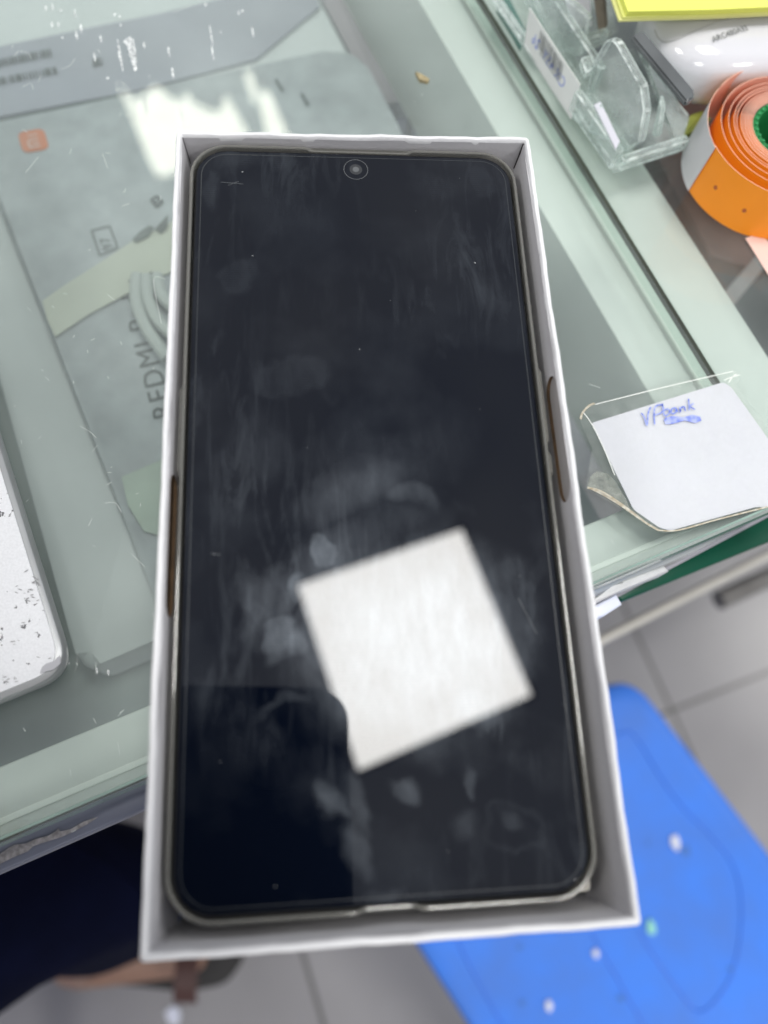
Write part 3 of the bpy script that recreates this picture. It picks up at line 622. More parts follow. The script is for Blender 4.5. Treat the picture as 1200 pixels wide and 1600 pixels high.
# specks and hair scratches on the screen
bm = bmesh.new()
for u, v, s in ((395, 400, 1.5), (742, 411, 2.0), (379, 269, 2), (718, 279, 1), (562, 546, 1.3), (335, 866, 1.5), (812, 900, 1), (650, 330, .7), (480, 700, .8), (750, 640, .8), (610, 470, .7), (880, 1100, .8), (345, 1190, .9), (430, 1385, 1.2), (700, 1330, .8)):
    x, y = pl_(u, v); r_ = s*.00008; k0 = len(bm.verts)
    bm.faces.new([bm.verts.new((x+r_*math.cos(t_*1.05)*(1.6 if t_ % 2 else 1), y+r_*math.sin(t_*1.05), .0001)) for t_ in range(6)])
link('dust', bm, pmat('dust_white', (.32, .33, .34), .8), scr, False, False)['kind'] = 'stuff'
bm = bmesh.new()
for P in ([(810, 935), (838, 990)], [(356, 290), (366, 286), (373, 284)], [(330, 865), (345, 867)], [(345, 285), (380, 288)]):
    Q = [Vector((*pl_(*p), .0001)) for p in P]; d = (Q[-1]-Q[0]).normalized(); n_ = Vector((-d.y, d.x, 0))*.00005
    bm.faces.new([bm.verts.new(p) for p in (Q[0]-n_, Q[-1]-n_, Q[-1]+n_, Q[0]+n_)])
link('hairline_scratch', bm, pmat('scratch_grey', (.10, .11, .12), .5), scr, False, False)['kind'] = 'stuff'
# clear case
xt0 = pl_(483, 233)[0]; xt1 = pl_(640, 236)[0]; xb0 = pl_(565, 1432)[0]; xb1 = pl_(655, 1425)[0]
yb0 = pl_(285, 606)[1]; yb1 = pl_(278, 738)[1]; yr_a = pl_(850, 578)[1]; yr_b = pl_(866, 690)[1]; yr_c = pl_(880, 740)[1]
def ss(a, b, x): t_ = min(1, max(0, (x-a)/(b-a))); return t_*t_*(3-2*t_)
def casemod(x, y, off, z):
    o = 0; zz = z
    if y > PH-.001 and off > .0002:                       # lowered lip above the ear piece
        k = ss(xt0-.001, xt0+.0008, x)*(1-ss(xt1-.0008, xt1+.001, x)); zz = z-(.0009*k if z > 0 else 0); o -= .0001*k
    if y < .001 and off > .0002:                          # cut-out for the socket
        k = ss(xb0-.001, xb0+.0008, x)*(1-ss(xb1-.0008, xb1+.001, x)); zz = z-(.0011*k if z > -.002 else 0); o -= .0004*k
    if x < .001 and off > .0012:                          # side buttons under the plastic
        k = ss(yb1-.0007, yb1+.0007, y)*(1-ss(yb0-.0007, yb0+.0007, y)); o += .00045*k*(1 if z < .0002 else 0)
    if x > PW-.001 and off > .0012:
        k = ss(yr_b-.0007, yr_b+.0007, y)*(1-ss(yr_a-.0007, yr_a+.0007, y)); k2 = ss(yr_c-.0007, yr_c+.0005, y)*(1-ss(yr_b-.0035, yr_b-.002, y))
        o += .0005*(k+k2)*(1 if z < .0002 else 0)
    return o, zz
prof = [(.00065, -.0080), (.00075, -.0004), (.00070, .00030), (.00085, .00052), (.00115, .00056), (.00140, .00038), (.00160, -.0001), (.00172, -.0008), (.0020, -.0022), (.0021, -.0050), (.0017, -.0085), (.0010, -.0095)]
bm = bmesh.new(); loft(bm, [pring(a, b, casemod) for a, b in prof], closed=True)
Mc, T, b = mat('clear_case'); b.inputs['Base Color'].default_value = (.52, .515, .48, 1); b.inputs['Roughness'].default_value = .10; b.inputs['Transmission Weight'].default_value = .72; b.inputs['IOR'].default_value = 1.45
case = link('clear_case', bm, Mc, ph, True, False)

# ---------------------------------------------------------------- taped white card (its square code is left out)
zc = ZG+.0006
qc = thing('payment_card', 'white card with blue handwriting taped to the glass right of the phone box', 'card', at(1060, 715, ZG))
bm = bmesh.new(); prism(bm, rpoly([at2(u, v, zc) for u, v in ((924, 661), (1130, 597), (1142, 604), (1275, 790), (1180, 792), (1048, 829), (1030, 824), (990, 796))], [.0008, .001, .001, .001, 0, .001, .001, .001]), ZG+.0003, zc, .0001)
cardo = link('card', bm, pmat('card_white', (.66, .66, .72), .35, .04, 60, coat=.5, bump=.15, bscale=120), qc, False)
zk = zc+.0007
hw = [[(1001, 645), (1006, 652), (1010, 664), (1012, 645), (1016, 636)], [(1022, 662), (1021, 648), (1023, 636), (1032, 633), (1036, 638), (1032, 645), (1022, 648)], [(1039, 655), (1040, 651)],
      [(1034, 631), (1036, 645), (1039, 649), (1045, 645), (1043, 639), (1036, 642)], [(1054, 637), (1048, 640), (1049, 646), (1055, 644), (1055, 637), (1058, 644)], [(1061, 636), (1062, 644), (1063, 638), (1068, 636), (1070, 642)], [(1075, 624), (1076, 641)], [(1083, 631), (1077, 635), (1085, 640)]]
bm = bmesh.new(); strokes(bm, [[((u-1045)*1.0+1046, (v-643)*1.05+643) for u, v in q] for q in hw], zk, .00042); link('handwriting', bm, MT['blueink'], cardo, False)
bm = bmesh.new(); sheet3(bm, [at(u, v, zk-.0002) for u, v in ((1037, 655), (1050, 650), (1068, 652), (1082, 648), (1094, 651), (1096, 657), (1086, 661), (1070, 657), (1052, 662), (1040, 663))])
link('ink_smear', bm, pmat('smear_blue', (.10, .16, .62), .6, .5, 500, c2=(.45, .5, .8)), cardo, False)
zf = zc+.0004
fm = thin_glass('clear_tape', (.965, .975, .965), .07, (.85, .88, .84), .12, 260)
bm = bmesh.new(); v_ = [at(u, v, ZG+.0012 if False else zf) for u, v in ((905, 655), (912, 640), (932, 631), (1040, 603), (1148, 578), (1158, 590), (1150, 602), (1290, 790), (1200, 795), (1040, 833), (1000, 812), (915, 763), (925, 700))]
sheet3(bm, v_); link('tape_film', bm, fm, qc, False)
bm = bmesh.new(); dirt = pmat('tape_dirt', (.33, .27, .17), .6, .6, 700, c2=(.6, .58, .5))
def ribbon(bm, P, wd, z, j=.8):
    P = [(u+rnd.uniform(-j, j), v+rnd.uniform(-j, j)) for u, v in P]; strokes(bm, [P], z, wd)
ribbon(bm, [(918, 762), (940, 768), (965, 784), (985, 798), (1008, 816), (1030, 829)], .0006, zf+.0003); ribbon(bm, [(922, 763), (945, 775), (970, 790), (1000, 812)], .0004, zf+.0004)
link('dirty_edge', bm, dirt, qc, False); bm = bmesh.new(); ribbon(bm, [(907, 655), (911, 644), (921, 634), (930, 630)], .0006, zf+.0003); link('dirty_edge', bm, dirt, qc, False); bm = bmesh.new(); ribbon(bm, [(1030, 829), (1060, 828), (1120, 812), (1200, 792)], .0004, zf+.0003, .4)
link('dirty_edge', bm, dirt, qc, False)
for P in ([(926, 664), (936, 685), (948, 712), (960, 742)], [(912, 645), (922, 658), (930, 672)], [(1138, 598), (1146, 588), (1152, 584)], [(1132, 594), (1142, 590), (1156, 586)], [(930, 632), (1040, 604), (1146, 580)]):
    bm = bmesh.new(); ribbon(bm, P, .00025, zf+.0005, .6); link('tape_crease', bm, pmat('crease_white', (.8, .82, .78), .2), qc, False)
bm = bmesh.new(); ground(bm, ((922, 745), (932, 736), (950, 740), (962, 752), (978, 780), (984, 795), (968, 784), (945, 768), (918, 760)), zf+.0002, .0001)
link('glue_patch', bm, thin_glass('glue', (.9, .92, .9), .35, (.42, .44, .40), .2, 500), qc, False)

# ---------------------------------------------------------------- acrylic stands
Ma = thin_glass('acrylic', (.92, .945, .94), .22, (.74, .80, .78), .02, 120)
Me = thin_glass('acrylic_edge', (.88, .93, .91), .50, (.86, .92, .90), .05, 300)
def plate(parent, P, th, name='panel', m=None, bev=.0006):
    """flat plate through the points P (3d), given a thickness"""
    P = [Vector(p) for p in P]; n = (P[1]-P[0]).cross(P[2]-P[0]).normalized(); c = sum(P, Vector())/len(P)
    P = [p-n*(p-c).dot(n) for p in P]
    if m is None: th *= 1.5
    bm = bmesh.new(); loft(bm, [[p-n*th/2 for p in P], [p+n*th/2 for p in P]], caps=True)
    if bev: bmesh.ops.bevel(bm, geom=list(bm.edges), offset=bev, segments=2, affect='EDGES', material=1)
    return link(name, bm, [m, m] if m else [Ma, Me], parent)
def up(u, v, h0, h1): return at(u, v, ZG+h0)+Vector((0, 0, h1-h0))
def vwall(parent, a, b_, h0, h1, th=.002, name='side_wall', **k):
    p = at(*a, ZG+.0005); q = at(*b_, ZG+.0005); H0 = Vector((0, 0, h0)); H1 = Vector((0, 0, h1)); return plate(parent, [p+H0, q+H0, q+H1, p+H1], th, name, **k)
st = thing('acrylic_stand', 'clear acrylic stand with eight-sided back, beside the orange label roll', 'display stand', at(1000, 180, ZG))
bm = bmesh.new(); prism(bm, [at2(u, v, ZG) for u, v in ((958, 273), (1060, 240), (1072, 205), (985, 85), (880, 130))], ZG+.0004, ZG+.0026, .0004); link('base', bm, Ma, st)
vwall(st, (953, 275), (888, 180), .0026, .0105, .0018)
vwall(st, (960, 274), (1060, 241), .0026, .0075, .0018, 'front_lip')
plate(st, [at(1064, 238, ZG+.001), at(1083, 178, ZG+.008), at(1006, 80, ZG+.016), at(985, 88, ZG+.001)], .0028, 'side_wall')
plate(st, [at(u, v, ZG+.026) for u, v in ((984, 60), (1004, 52), (1084, 146), (1082, 158), (1070, 164))], .0022, 'dark_reflection_lip', m=pmat('dark_reflection', (.13, .14, .145), .12, .4, 60))  # dark reflection in the acrylic, put into this plate's colour
oct_ = [(915, 150, .004), (975, 238, .003), (1000, 222, .010), (1018, 170, .018), (1018, 130, .022), (988, 62, .024), (968, 57, .024), (936, 66, .022), (922, 98, .014)]
plate(st, [at(u, v, ZG+h) for u, v, h in oct_], .0022, 'back_panel')
plate(st, [at(1015, 215, ZG+.004), at(1029, 150, ZG+.016), at(1034, 168, ZG+.014), at(1046, 205, ZG+.005)], .0014, 'gusset')
plate(st, [at(918, 205, ZG+.004), at(940, 160, ZG+.012), at(955, 222, ZG+.006)], .0014, 'gusset')
plate(st, [at(u, v, ZG+.011) for u, v in ((928, 164), (938, 160), (968, 222), (962, 234))], .0005, 'price_strip', m=pmat('lilac_strip', (.62, .62, .68), .3), bev=0)
plate(st, [at(u, v, ZG+.012) for u, v in ((905, 95), (922, 90), (930, 108), (914, 120))], .0022, 'clip')
# label rail: long clear channel along the seam with a barcode sticker
rl = thing('label_rail', 'clear acrylic label rail along the seam, carrying the barcode sticker', 'label rail', at(860, 120, ZG))
vwall(rl, (905, 195), (748, -30), .0006, .0028, .0022, 'foot')
vwall(rl, (922, 160), (778, -60), .0006, .0135, .0018, 'rail_back')
stx = thing('barcode_sticker', 'white barcode sticker with blue handwriting on the clear label rail', 'sticker', at(862, 100, ZG))
SP = [at(828, 12, ZG+.012), at(907, 132, ZG+.012), at(893, 186, ZG+.002), at(818, 72, ZG+.002)]
o_ = plate(stx, SP, .0003, 'sticker_sheet', m=pmat('sticker_white', (.72, .74, .72), .5, .06, 80), bev=0)
def bil(s, t_, lift=.0003):
    a = SP[0].lerp(SP[1], s); c = SP[3].lerp(SP[2], s); p = a.lerp(c, t_); n = (SP[1]-SP[0]).cross(SP[3]-SP[0]).normalized(); n = n if n.z > 0 else -n
    return p+n*lift
bm = bmesh.new(); x = .25
while x < .70:
    b1_ = rnd.choice((.006, .01, .017)); sheet3(bm, [bil(x, .10), bil(x+b1_, .10), bil(x+b1_, .54), bil(x, .54)]); x += b1_+rnd.choice((.009, .013, .017))
link('barcode', bm, MT['ink'], o_, False)
X = SP[0]-SP[1]; Yv = SP[3]-SP[0]
p0 = bil(.77, .64); tmb = text_mesh('CX 45Y  26', p0, X, -Yv, .0044, 1.05)
link('handwriting', tmb, MT['blueink'], o_, False)
bm = bmesh.new()
for i in range(16): s = .3+i*.024; sheet3(bm, [bil(s, .58), bil(s+.012, .58), bil(s+.012, .63), bil(s, .63)])
link('small_digits', bm, MT['ink_soft'], o_, False)
# second stand at the top edge
s2 = thing('acrylic_stand', 'clear acrylic holder with brown board, between barcode sticker and yellow notes', 'display stand', at(890, 30, ZG))
bm = bmesh.new(); prism(bm, [at2(u, v, ZG) for u, v in ((898, 92), (962, 60), (940, -80), (800, -60), (842, 40))], ZG+.0004, ZG+.0026, .0004); link('base', bm, Ma, s2)
plate(s2, [at(866, 80, ZG+.002), at(905, 92, ZG+.004), at(918, 30, ZG+.016), at(870, -30, ZG+.018), at(846, -10, ZG+.01)], .002, 'back_panel')
vwall(s2, (895, 92), (938, 78), .0026, .008, .0018, 'front_lip')
plate(s2, [at(892, 50, ZG+.008), at(924, 40, ZG+.008), at(920, -20, ZG+.01), at(880, -20, ZG+.01)], .0006, 'paper', m=pmat('insert_white', (.62, .63, .68), .4, .1, 60), bev=0)
plate(s2, [at(936, 52, ZG+.003), at(950, 40, ZG+.006), at(944, -40, ZG+.02), at(922, -40, ZG+.02)], .0022, 'board', m=pmat('board_tan', (.30, .25, .20), .6, .4, 120))
bm = bmesh.new(); prism(bm, [at2(u, v, ZG) for u, v in ((775, 20), (800, 60), (812, 82), (822, 55), (790, -10))], ZG+.0002, ZG+.001, .0001)
prop(link('plastic_offcut', bm, pmat('green_clear', (.20, .36, .32), .15, trans=.6)), 'small greenish clear plastic piece left of the barcode sticker', 'plastic piece')

# ---------------------------------------------------------------- earphone case
ec = at(1156, 54, ZG+.012); 
ea = thing('earphone_case', 'glossy white earphone charging case with printed number under the yellow sticky notes', 'earphone case', (ec.x, ec.y, ZG))
AE = .0345; BE = .0235; CE = .0118; ang = math.radians(10); ca, sa = math.cos(ang), math.sin(ang)
def sup(a, b_, th, phi, e=.62):
    f = lambda x, p: math.copysign(abs(x)**p, x); return a*f(math.cos(th), e)
bm = bmesh.new(); rings = []
for i in range(1, 24):
    ph_ = -math.pi/2+math.pi*i/24; cz = math.copysign(abs(math.sin(ph_))**.62, math.sin(ph_))*CE; cr0 = abs(math.cos(ph_))**.62; R_ = []
    for j in range(48):
        th = 2*math.pi*j/48; f = lambda x, p: math.copysign(abs(x)**p, x)
        x, y = AE*cr0*f(math.cos(th), .72), BE*cr0*f(math.sin(th), .72); R_.append((ec.x+x*ca-y*sa, ec.y+x*sa+y*ca, ZG+CE+.0003+cz))
    rings.append(R_)
loft(bm, rings, caps=True); eb = link('shell', bm, pmat('gloss_white', (.66, .66, .70), .12, .03, 60, coat=.6), ea)
from mathutils.bvhtree import BVHTree
_b = bmesh.new(); _b.from_mesh(eb.data); _t = BVHTree.FromBMesh(_b); _off = Vector((ec.x, ec.y, ZG)); _b.free()
def top_z(x, y):                       # height of the shell above (x,y)
    h = _t.ray_cast(Vector((x, y, 1))-Vector((_off.x, _off.y, 0)), Vector((0, 0, -1)))[0]
    return (h.z+_off.z) if h else ZG+.02
bm = bmesh.new(); P = []
for p in smooth_path([(1035, 20, 0), (1042, 34, 0), (1052, 44, 0), (1068, 47, 0), (1100, 40, 0), (1150, 28, 0), (1185, 24, 0), (1205, 30, 0)], 6):
    q = at(p[0], p[1], ZG+.0235); q.z = top_z(q.x, q.y)+.00003; P.append(q)
tube(bm, P, .00018, 6); link('lid_seam', bm, pmat('seam_grey', (.38, .38, .38), .5), eb)
hq = ZG+2*CE+.0004; o0 = at(1118, 60, hq); o1 = at(1170, 46, hq)
UX = (o1-o0).normalized(); UY = Vector((-UX.y, UX.x, 0)).normalized()
tmx = text_mesh('ARC480A32', o0, o1-o0, at(1115, 40, hq)-at(1118, 54, hq), .00265, 1.0)
bmesh.ops.subdivide_edges(tmx, edges=tmx.edges, cuts=1)
wv_ = max((v.co-o0).dot((o1-o0).normalized()) for v in tmx.verts); k = (o1-o0).length/wv_
for v in tmx.verts: v.co = o0+(v.co-o0)*k; v.co += UY*(v.co-o0).dot(UY)*.12; v.co.z = top_z(v.co.x, v.co.y)+.0005
link('printed_number', tmx, MT['ink'], eb, False)

# ---------------------------------------------------------------- sticky notes
zy = ZG+.030
sn = thing('sticky_notes', 'pad of yellow sticky notes lying on the white earphone case at the top right', 'sticky notes', at(1080, 10, zy-.005))
yel = pmat('note_yellow', (.80, .84, .16), .6, .04, 60)
def pad(parent, z0_, z1_, dx, nm, m):
    bm = bmesh.new(); prism(bm, [at2(u, v, zy) for u, v in ((981+dx, 17.5+abs(dx)*.2), (1113, 15), (1330, 5), (1330, -150), (928+dx, -130))], z0_, z1_, .0001); return link(nm, bm, m, parent, False)
pad(sn, zy-.0016, zy, 0, 'note_stack', yel); pad(sn, zy-.0024, zy-.0017, -4, 'note_stack', pmat('note_yellow_pale', (.72, .74, .22), .6, .05, 40)); pad(sn, zy-.0031, zy-.0025, -9, 'note_stack', pmat('note_yellow_old', (.66, .66, .26), .6, .05, 40))
bm = bmesh.new()
for i in range(5):
    zz = zy-.0015+i*.0003; P = [at(982+rnd.uniform(-.4, .4), 17.8, zy), at(1113, 15.3, zy), at(1330, 5.3, zy)]
    a = [Vector((p.x, p.y-.00005, zz)) for p in P]; c = [Vector((p.x, p.y-.00005, zz+.00006)) for p in P]
    for j in range(2): sheet3(bm, [a[j], a[j+1], c[j+1], c[j]])
link('page_lines', bm, pmat('page_line', (.52, .55, .1), .7), sn, False)

# ---------------------------------------------------------------- orange label roll
RH = .0185; rc = at(1236, 203, ZG+RH)
ro = thing('label_roll', 'loosely wound roll of orange price labels with green core at the right photo edge', 'label roll', (rc.x, rc.y, ZG))
def oc():
    return pmat('label_orange', (1.0, .30, .004), .45, .05, 80)
M_o = oc(); M_p = pmat('label_backing', (.88, .50, .40), .5, .05, 60); M_w = pmat('label_white', (.62, .61, .63), .5, .08, 70)
def band(P, h0, h1, name, mo, mi_, th=.00016, dz=0):
    bm = bmesh.new(); n = len(P); O_ = []; I_ = []
    for i, p in enumerate(P):
        d = (P[min(i+1, n-1)]-P[max(i-1, 0)]).normalized(); nn = Vector((-d.y, d.x, 0))*th/2
        if nn.dot(p-Vector((rc.x, rc.y, 0))) < 0: nn = -nn
        O_.append(p+nn); I_.append(p-nn)
    def V(p, h): return bm.verts.new((p.x, p.y, h))
    for i in range(n-1):
        f = bm.faces.new((V(O_[i], h0), V(O_[i+1], h0), V(O_[i+1], h1), V(O_[i], h1))); f.material_index = 0
        f = bm.faces.new((V(I_[i], h0), V(I_[i+1], h0), V(I_[i+1], h1), V(I_[i], h1))); f.material_index = 1
        f = bm.faces.new((V(O_[i], h1), V(O_[i+1], h1), V(I_[i+1], h1), V(I_[i], h1))); f.material_index = 2
    bmesh.ops.remove_doubles(bm, verts=bm.verts, dist=1e-7)
    return link(name, bm, [mo, mi_, pmat('label_rim', (.92, .55, .42), .5)], ro)
def circ(rad, a0, a1, n=60, ox=0, oy=0, g=0):
    return [Vector((rc.x+ox+(rad+g*(i/n))*math.cos(math.radians(a0+(a1-a0)*i/n)), rc.y+oy+(rad+g*(i/n))*math.sin(math.radians(a0+(a1-a0)*i/n)), 0)) for i in range(n+1)]
h0_, h1_ = ZG+.0004, ZG+RH
band(circ(.0254, 138, 196, 40, 0, 0, .0012), h0_, h1_, 'loose_turn', M_w, M_p)
band(circ(.0262, 194, 400, 90), h0_, h1_-.0001, 'loose_turn', M_o, M_p)
band(circ(.0262, 40, 142, 60, 0, 0, -.0008), h0_, h1_, 'loose_turn', M_o, M_p)
for k_, (rad, ox) in enumerate(((.0222, .0004), (.0197, .0003), (.0178, .0001), (.0168, 0), (.0156, 0), (.0150, 0), (.0145, 0), (.01405, 0), (.0136, 0), (.0132, 0), (.0128, 0), (.0124, 0), (.0120, 0))):
    band(circ(rad, 0, 360, 90, ox, -ox, .0), h0_, h1_-.0002-.00012*(k_ % 2), 'wound_turn', M_o, M_p)
bm = bmesh.new(); n = 64
def cyl(r_, z): return [(rc.x+r_*math.cos(2*math.pi*k/n), rc.y+r_*math.sin(2*math.pi*k/n), z) for k in range(n)]
loft(bm, [cyl(.0116, h0_), cyl(.0116, h1_-.0006), cyl(.0100, h1_-.0006), cyl(.0098, h0_)], closed=True); core = link('core', bm, pmat('core_green', (.015, .20, .055), .4), ro)
bm = bmesh.new()
for k in range(30):
    a = 2*math.pi*k/30; c = Vector((rc.x+.0107*math.cos(a), rc.y+.0107*math.sin(a), 0)); prism(bm, [(c.x+.0005*math.cos(t_*1.57+a), c.y+.0005*math.sin(t_*1.57+a)) for t_ in range(4)], h1_-.0006, h1_+.0001)
link('core_teeth', bm, pmat('core_green_light', (.03, .30, .10), .4), core, False)
bm = bmesh.new(); loft(bm, [cyl(.0097, ZG+.0012), cyl(.0001, ZG+.0012)]); link('core_disc', bm, pmat('core_disc', (.03, .16, .06), .5, .3, 200), ro, False)
# little security holes punched in the outer turn
bm = bmesh.new()
def punch(u, v):
    d = ray(u, v); best = None
    A = d.x**2+d.y**2; ox, oy = CAM.x-rc.x, CAM.y-rc.y; Bq = 2*(ox*d.x+oy*d.y); Cq = ox*ox+oy*oy-.0263**2; D = Bq*Bq-4*A*Cq
    if D < 0: return
    t_ = (-Bq-math.sqrt(D))/(2*A); p = CAM+d*t_; nn = Vector((p.x-rc.x, p.y-rc.y, 0)).normalized(); tt = Vector((-nn.y, nn.x, 0))
    bm.faces.new([bm.verts.new(p+nn*.00004+tt*.0007*math.cos(a*.628)+Vector((0, 0, .0008))*math.sin(a*.628)) for a in range(10)])
hole_m = pmat('hole_red', (.45, .10, .03), .7)
for q in ((1118, 293), (1163, 329)):
    bm = bmesh.new(); punch(*q); link('security_hole', bm, hole_m, ro, False)
# loose tail lying on the glass
bm = bmesh.new(); zz = ZG+.0008; prism(bm, [at2(u, v, zz) for u, v in ((1165, 372), (1185, 365), (1280, 440), (1260, 520), (1200, 428))], zz-.0002, zz)
link('loose_tail', bm, pmat('tail_pink', (.80, .58, .52), .5, .05, 90), ro, False)
bm = bmesh.new(); prism(bm, rpoly([at2(u, v, ZG+.003) for u, v in ((1078, 180), (1100, 172), (1112, 185), (1085, 205), (1070, 210))], .001), ZG+.0004, ZG+.003, .0004)
prop(link('olive_piece', bm, pmat('olive', (.28, .32, .06), .5)), 'small olive-yellow scrap between the acrylic stand, earphone case and label roll', 'scrap')

# ---------------------------------------------------------------- blue plastic stool
ZS = .45
stl = thing('plastic_stool', 'bright blue plastic stool with moulded leaf pattern standing on the floor tiles', 'stool', (0.32, -.07, 0))
blue = pmat('blue_plastic', (.045, .225, .88), .42, .10, 22, .15, 300, c2=(.06, .20, .70), spec=.35)
cA = Vector((.303, .104, 0)); dS = Vector((.533, -.846, 0)); nS = Vector((-.846, -.533, 0)); LS, WS = .40, .282
def spt(a, b_, z=0): q = cA+dS*a+nS*b_; return (q.x, q.y, z)
def sring(off, z, rad=.035):
    P = [spt(off, off), spt(LS-off, off), spt(LS-off, WS-off), spt(off, WS-off)]
    return [(x, y, z) for x, y in rpoly([(p[0], p[1]) for p in P], rad, 10)]
bm = bmesh.new(); loft(bm, [sring(.010, ZS-.05), sring(.0, ZS-.048), sring(.001, ZS-.008), sring(.003, ZS-.003), sring(.008, ZS), sring(.014, ZS+.0005)], caps=True)
seat = link('seat', bm, blue, stl)
def grv(P, rad=.0010):
    bm = bmesh.new(); tube(bm, smooth_path([at(u, v, ZS+.0006) for u, v in P], 8), rad, 8); return link('moulded_line', bm, pmat('blue_line', (.045, .19, .74), .35), seat)
grv([(984, 1142), (1000, 1160), (1030, 1210), (1062, 1255), (1105, 1300), (1142, 1345), (1158, 1400), (1156, 1470), (1140, 1530), (1110, 1572), (1088, 1580), (1070, 1560), (1030, 1505), (998, 1455)])
grv([(925, 1460), (960, 1520), (1000, 1590), (1040, 1650)]); grv([(715, 1470), (745, 1530), (790, 1610)]); grv([(700, 1400), (760, 1330), (860, 1260), (950, 1160), (984, 1142)])
for a, b_ in ((.03, .03), (.37, .03), (.37, .25), (.03, .25)):
    bm = bmesh.new(); sx = -.03 if a < .2 else .03; sy = -.03 if b_ < .1 else .03; R_ = []
    for k, (zz, e) in enumerate(((0, 1), (ZS-.046, 0))):
        c = Vector(spt(a+sx*e, b_+sy*e, zz)); R_.append([c+dS*.024*i*(1-.3*e)+nS*.018*j*(1-.3*e) for i, j in ((-1, -1), (1, -1), (1, 1), (-1, 1))])
    loft(bm, R_, caps=True); bmesh.ops.bevel(bm, geom=list(bm.edges), offset=.004, segments=2, affect='EDGES'); link('leg', bm, blue, stl)
spk = pmat('paint_white', (.75, .76, .85), .5)
for u, v, s, m_ in ((1055, 1316, .006, spk), (930, 1489, .0035, spk), (857, 1571, .004, spk), (1016, 1448, .0055, pmat('paint_mint', (.30, .72, .60), .5))):
    bm = bmesh.new(); p = at(u, v, ZS+.001)
    prism(bm, [(p.x+s*math.cos(k*.52)*rnd.uniform(.5, .8), p.y+s*1.3*math.sin(k*.52)*rnd.uniform(.6, .9)) for k in range(12)], ZS+.0006, ZS+.003, .0005); link('paint_spot', bm, m_, seat)
bm = bmesh.new(); 
for u, v, s in ((1012, 1318, 5), (1142, 1514, 6), (815, 1566, 8), (970, 1560, 9), (812, 1480, 6), (1070, 1330, 12)):
    sheet3(bm, [at(u+s*math.cos(k*.7)*rnd.uniform(.4, 1), v+s*math.sin(k*.7)*rnd.uniform(.4, 1), ZS+.0012) for k in range(9)])
link('dirt_mark', bm, pmat('dirt_blue', (.05, .17, .55), .6), seat, False)['kind'] = 'stuff'
bm = bmesh.new(); p = at(272, 1588, .001); prism(bm, [(p.x+.012*math.cos(k*.9)*rnd.uniform(.6, 1.1), p.y+.012*math.sin(k*.9)*rnd.uniform(.6, 1.1)) for k in range(7)], .0005, .003)  # small raised pale spot on the tiles
prop(link('floor_spot', bm, pmat('spot_white', (.75, .77, .88), .6), smooth=False), 'small pale lilac-white spot on the floor below the sandal', 'paper')

st2 = thing('plastic_stool', 'plastic stool under the seated person in navy trousers, left of the blue one', 'stool', (-.52, -.25, 0)); off_ = Vector((-.52, -.25, 0))-Vector((cA+dS*.2+nS*.14))
for ch in list(stl.children):
    c = ch.copy(); COL.objects.link(c); c.parent = st2; c.location = ch.location.copy()
st2.location = stl.location+off_
for o_s in (stl, st2): o_s['group'] = 'plastic stools at the counter'
# ---------------------------------------------------------------- the person taking the picture (leg, foot and sandal show at the lower left)
navy = pmat('navy_cloth', (.0022, .0035, .016), .95, .3, 30, .5, 900, spec=.08)
skin = pmat('skin', (.30, .17, .12), .5, .12, 30)
pr = thing('person', 'person in dark navy trousers and brown sandals sitting at the counter edge', 'person', (-.2, -.25, 0))
def skinned(name, verts, edges, radii, m, parent, sub=2, root=0):
    me = bpy.data.meshes.new(name); me.from_pydata([Vector(v) for v in verts], edges, []); o = bpy.data.objects.new(name, me); COL.objects.link(o)
    md = o.modifiers.new('s', 'SKIN'); md.use_smooth_shade = True; md2 = o.modifiers.new('u', 'SUBSURF'); md2.levels = sub; md2.render_levels = sub
    sv = me.skin_vertices[0].data
    for i, rr in enumerate(radii): sv[i].radius = rr if isinstance(rr, tuple) else (rr, rr)
    sv[root].use_root = True
    dg = bpy.context.evaluated_depsgraph_get(); dg.update(); nm_ = bpy.data.meshes.new_from_object(o.evaluated_get(dg)); bpy.data.objects.remove(o)
    bm = bmesh.new(); bm.from_mesh(nm_); bpy.data.meshes.remove(nm_); return link(name, bm, m, parent)
# pose: feet on the floor, body upright, right forearm lifting the phone that takes the picture
HP = Vector((-.50, -.25, .60)); H1 = Vector((-.49, -.26, .58)); K1 = Vector((-.165, -.032, .50)); A1_ = Vector((-.262, -.162, .085))
H2 = Vector((-.55, -.17, .58)); K2 = Vector((-.30, .10, .52)); A2_ = Vector((-.36, .06, .085))
CH = Vector((-.30, -.17, 1.12)); NK = Vector((-.13, -.14, 1.30)); HD = Vector((-.01, -.105, 1.43))
Sl = Vector((-.30, .03, 1.24)); El = Vector((-.20, .06, 1.03)); Wl = Vector((-.085, -.045, 1.155))
Sr = Vector((-.16, -.28, 1.22)); Er = Vector((-.22, -.34, .95)); Wr = Vector((-.22, -.16, .78))
V_ = [HP, H1, K1, A1_, A1_+Vector((.05, -.005, -.045)), A1_+Vector((.15, -.01, -.055)), H2, K2, A2_, A2_+Vector((.04, .02, -.045)), A2_+Vector((.12, .05, -.055)), (HP+CH)/2+Vector((-.03, 0, 0)), CH, NK, HD, Sr, Er, Wr, Sl, El, Wl, HD+Vector((.03, .01, -.05))]
Ed = [(0, 1), (1, 2), (2, 3), (3, 4), (4, 5), (0, 6), (6, 7), (7, 8), (8, 9), (9, 10), (0, 11), (11, 12), (12, 13), (13, 14), (12, 15), (15, 16), (16, 17), (12, 18), (18, 19), (19, 20), (14, 21)]
Rd = [.11, .045, .034, .032, .034, .026, .045, .034, .032, .034, .026, .12, .11, .052, .085, .052, .040, .026, .052, .040, .026, .065]
body = skinned('body', V_, Ed, Rd, skin, pr)
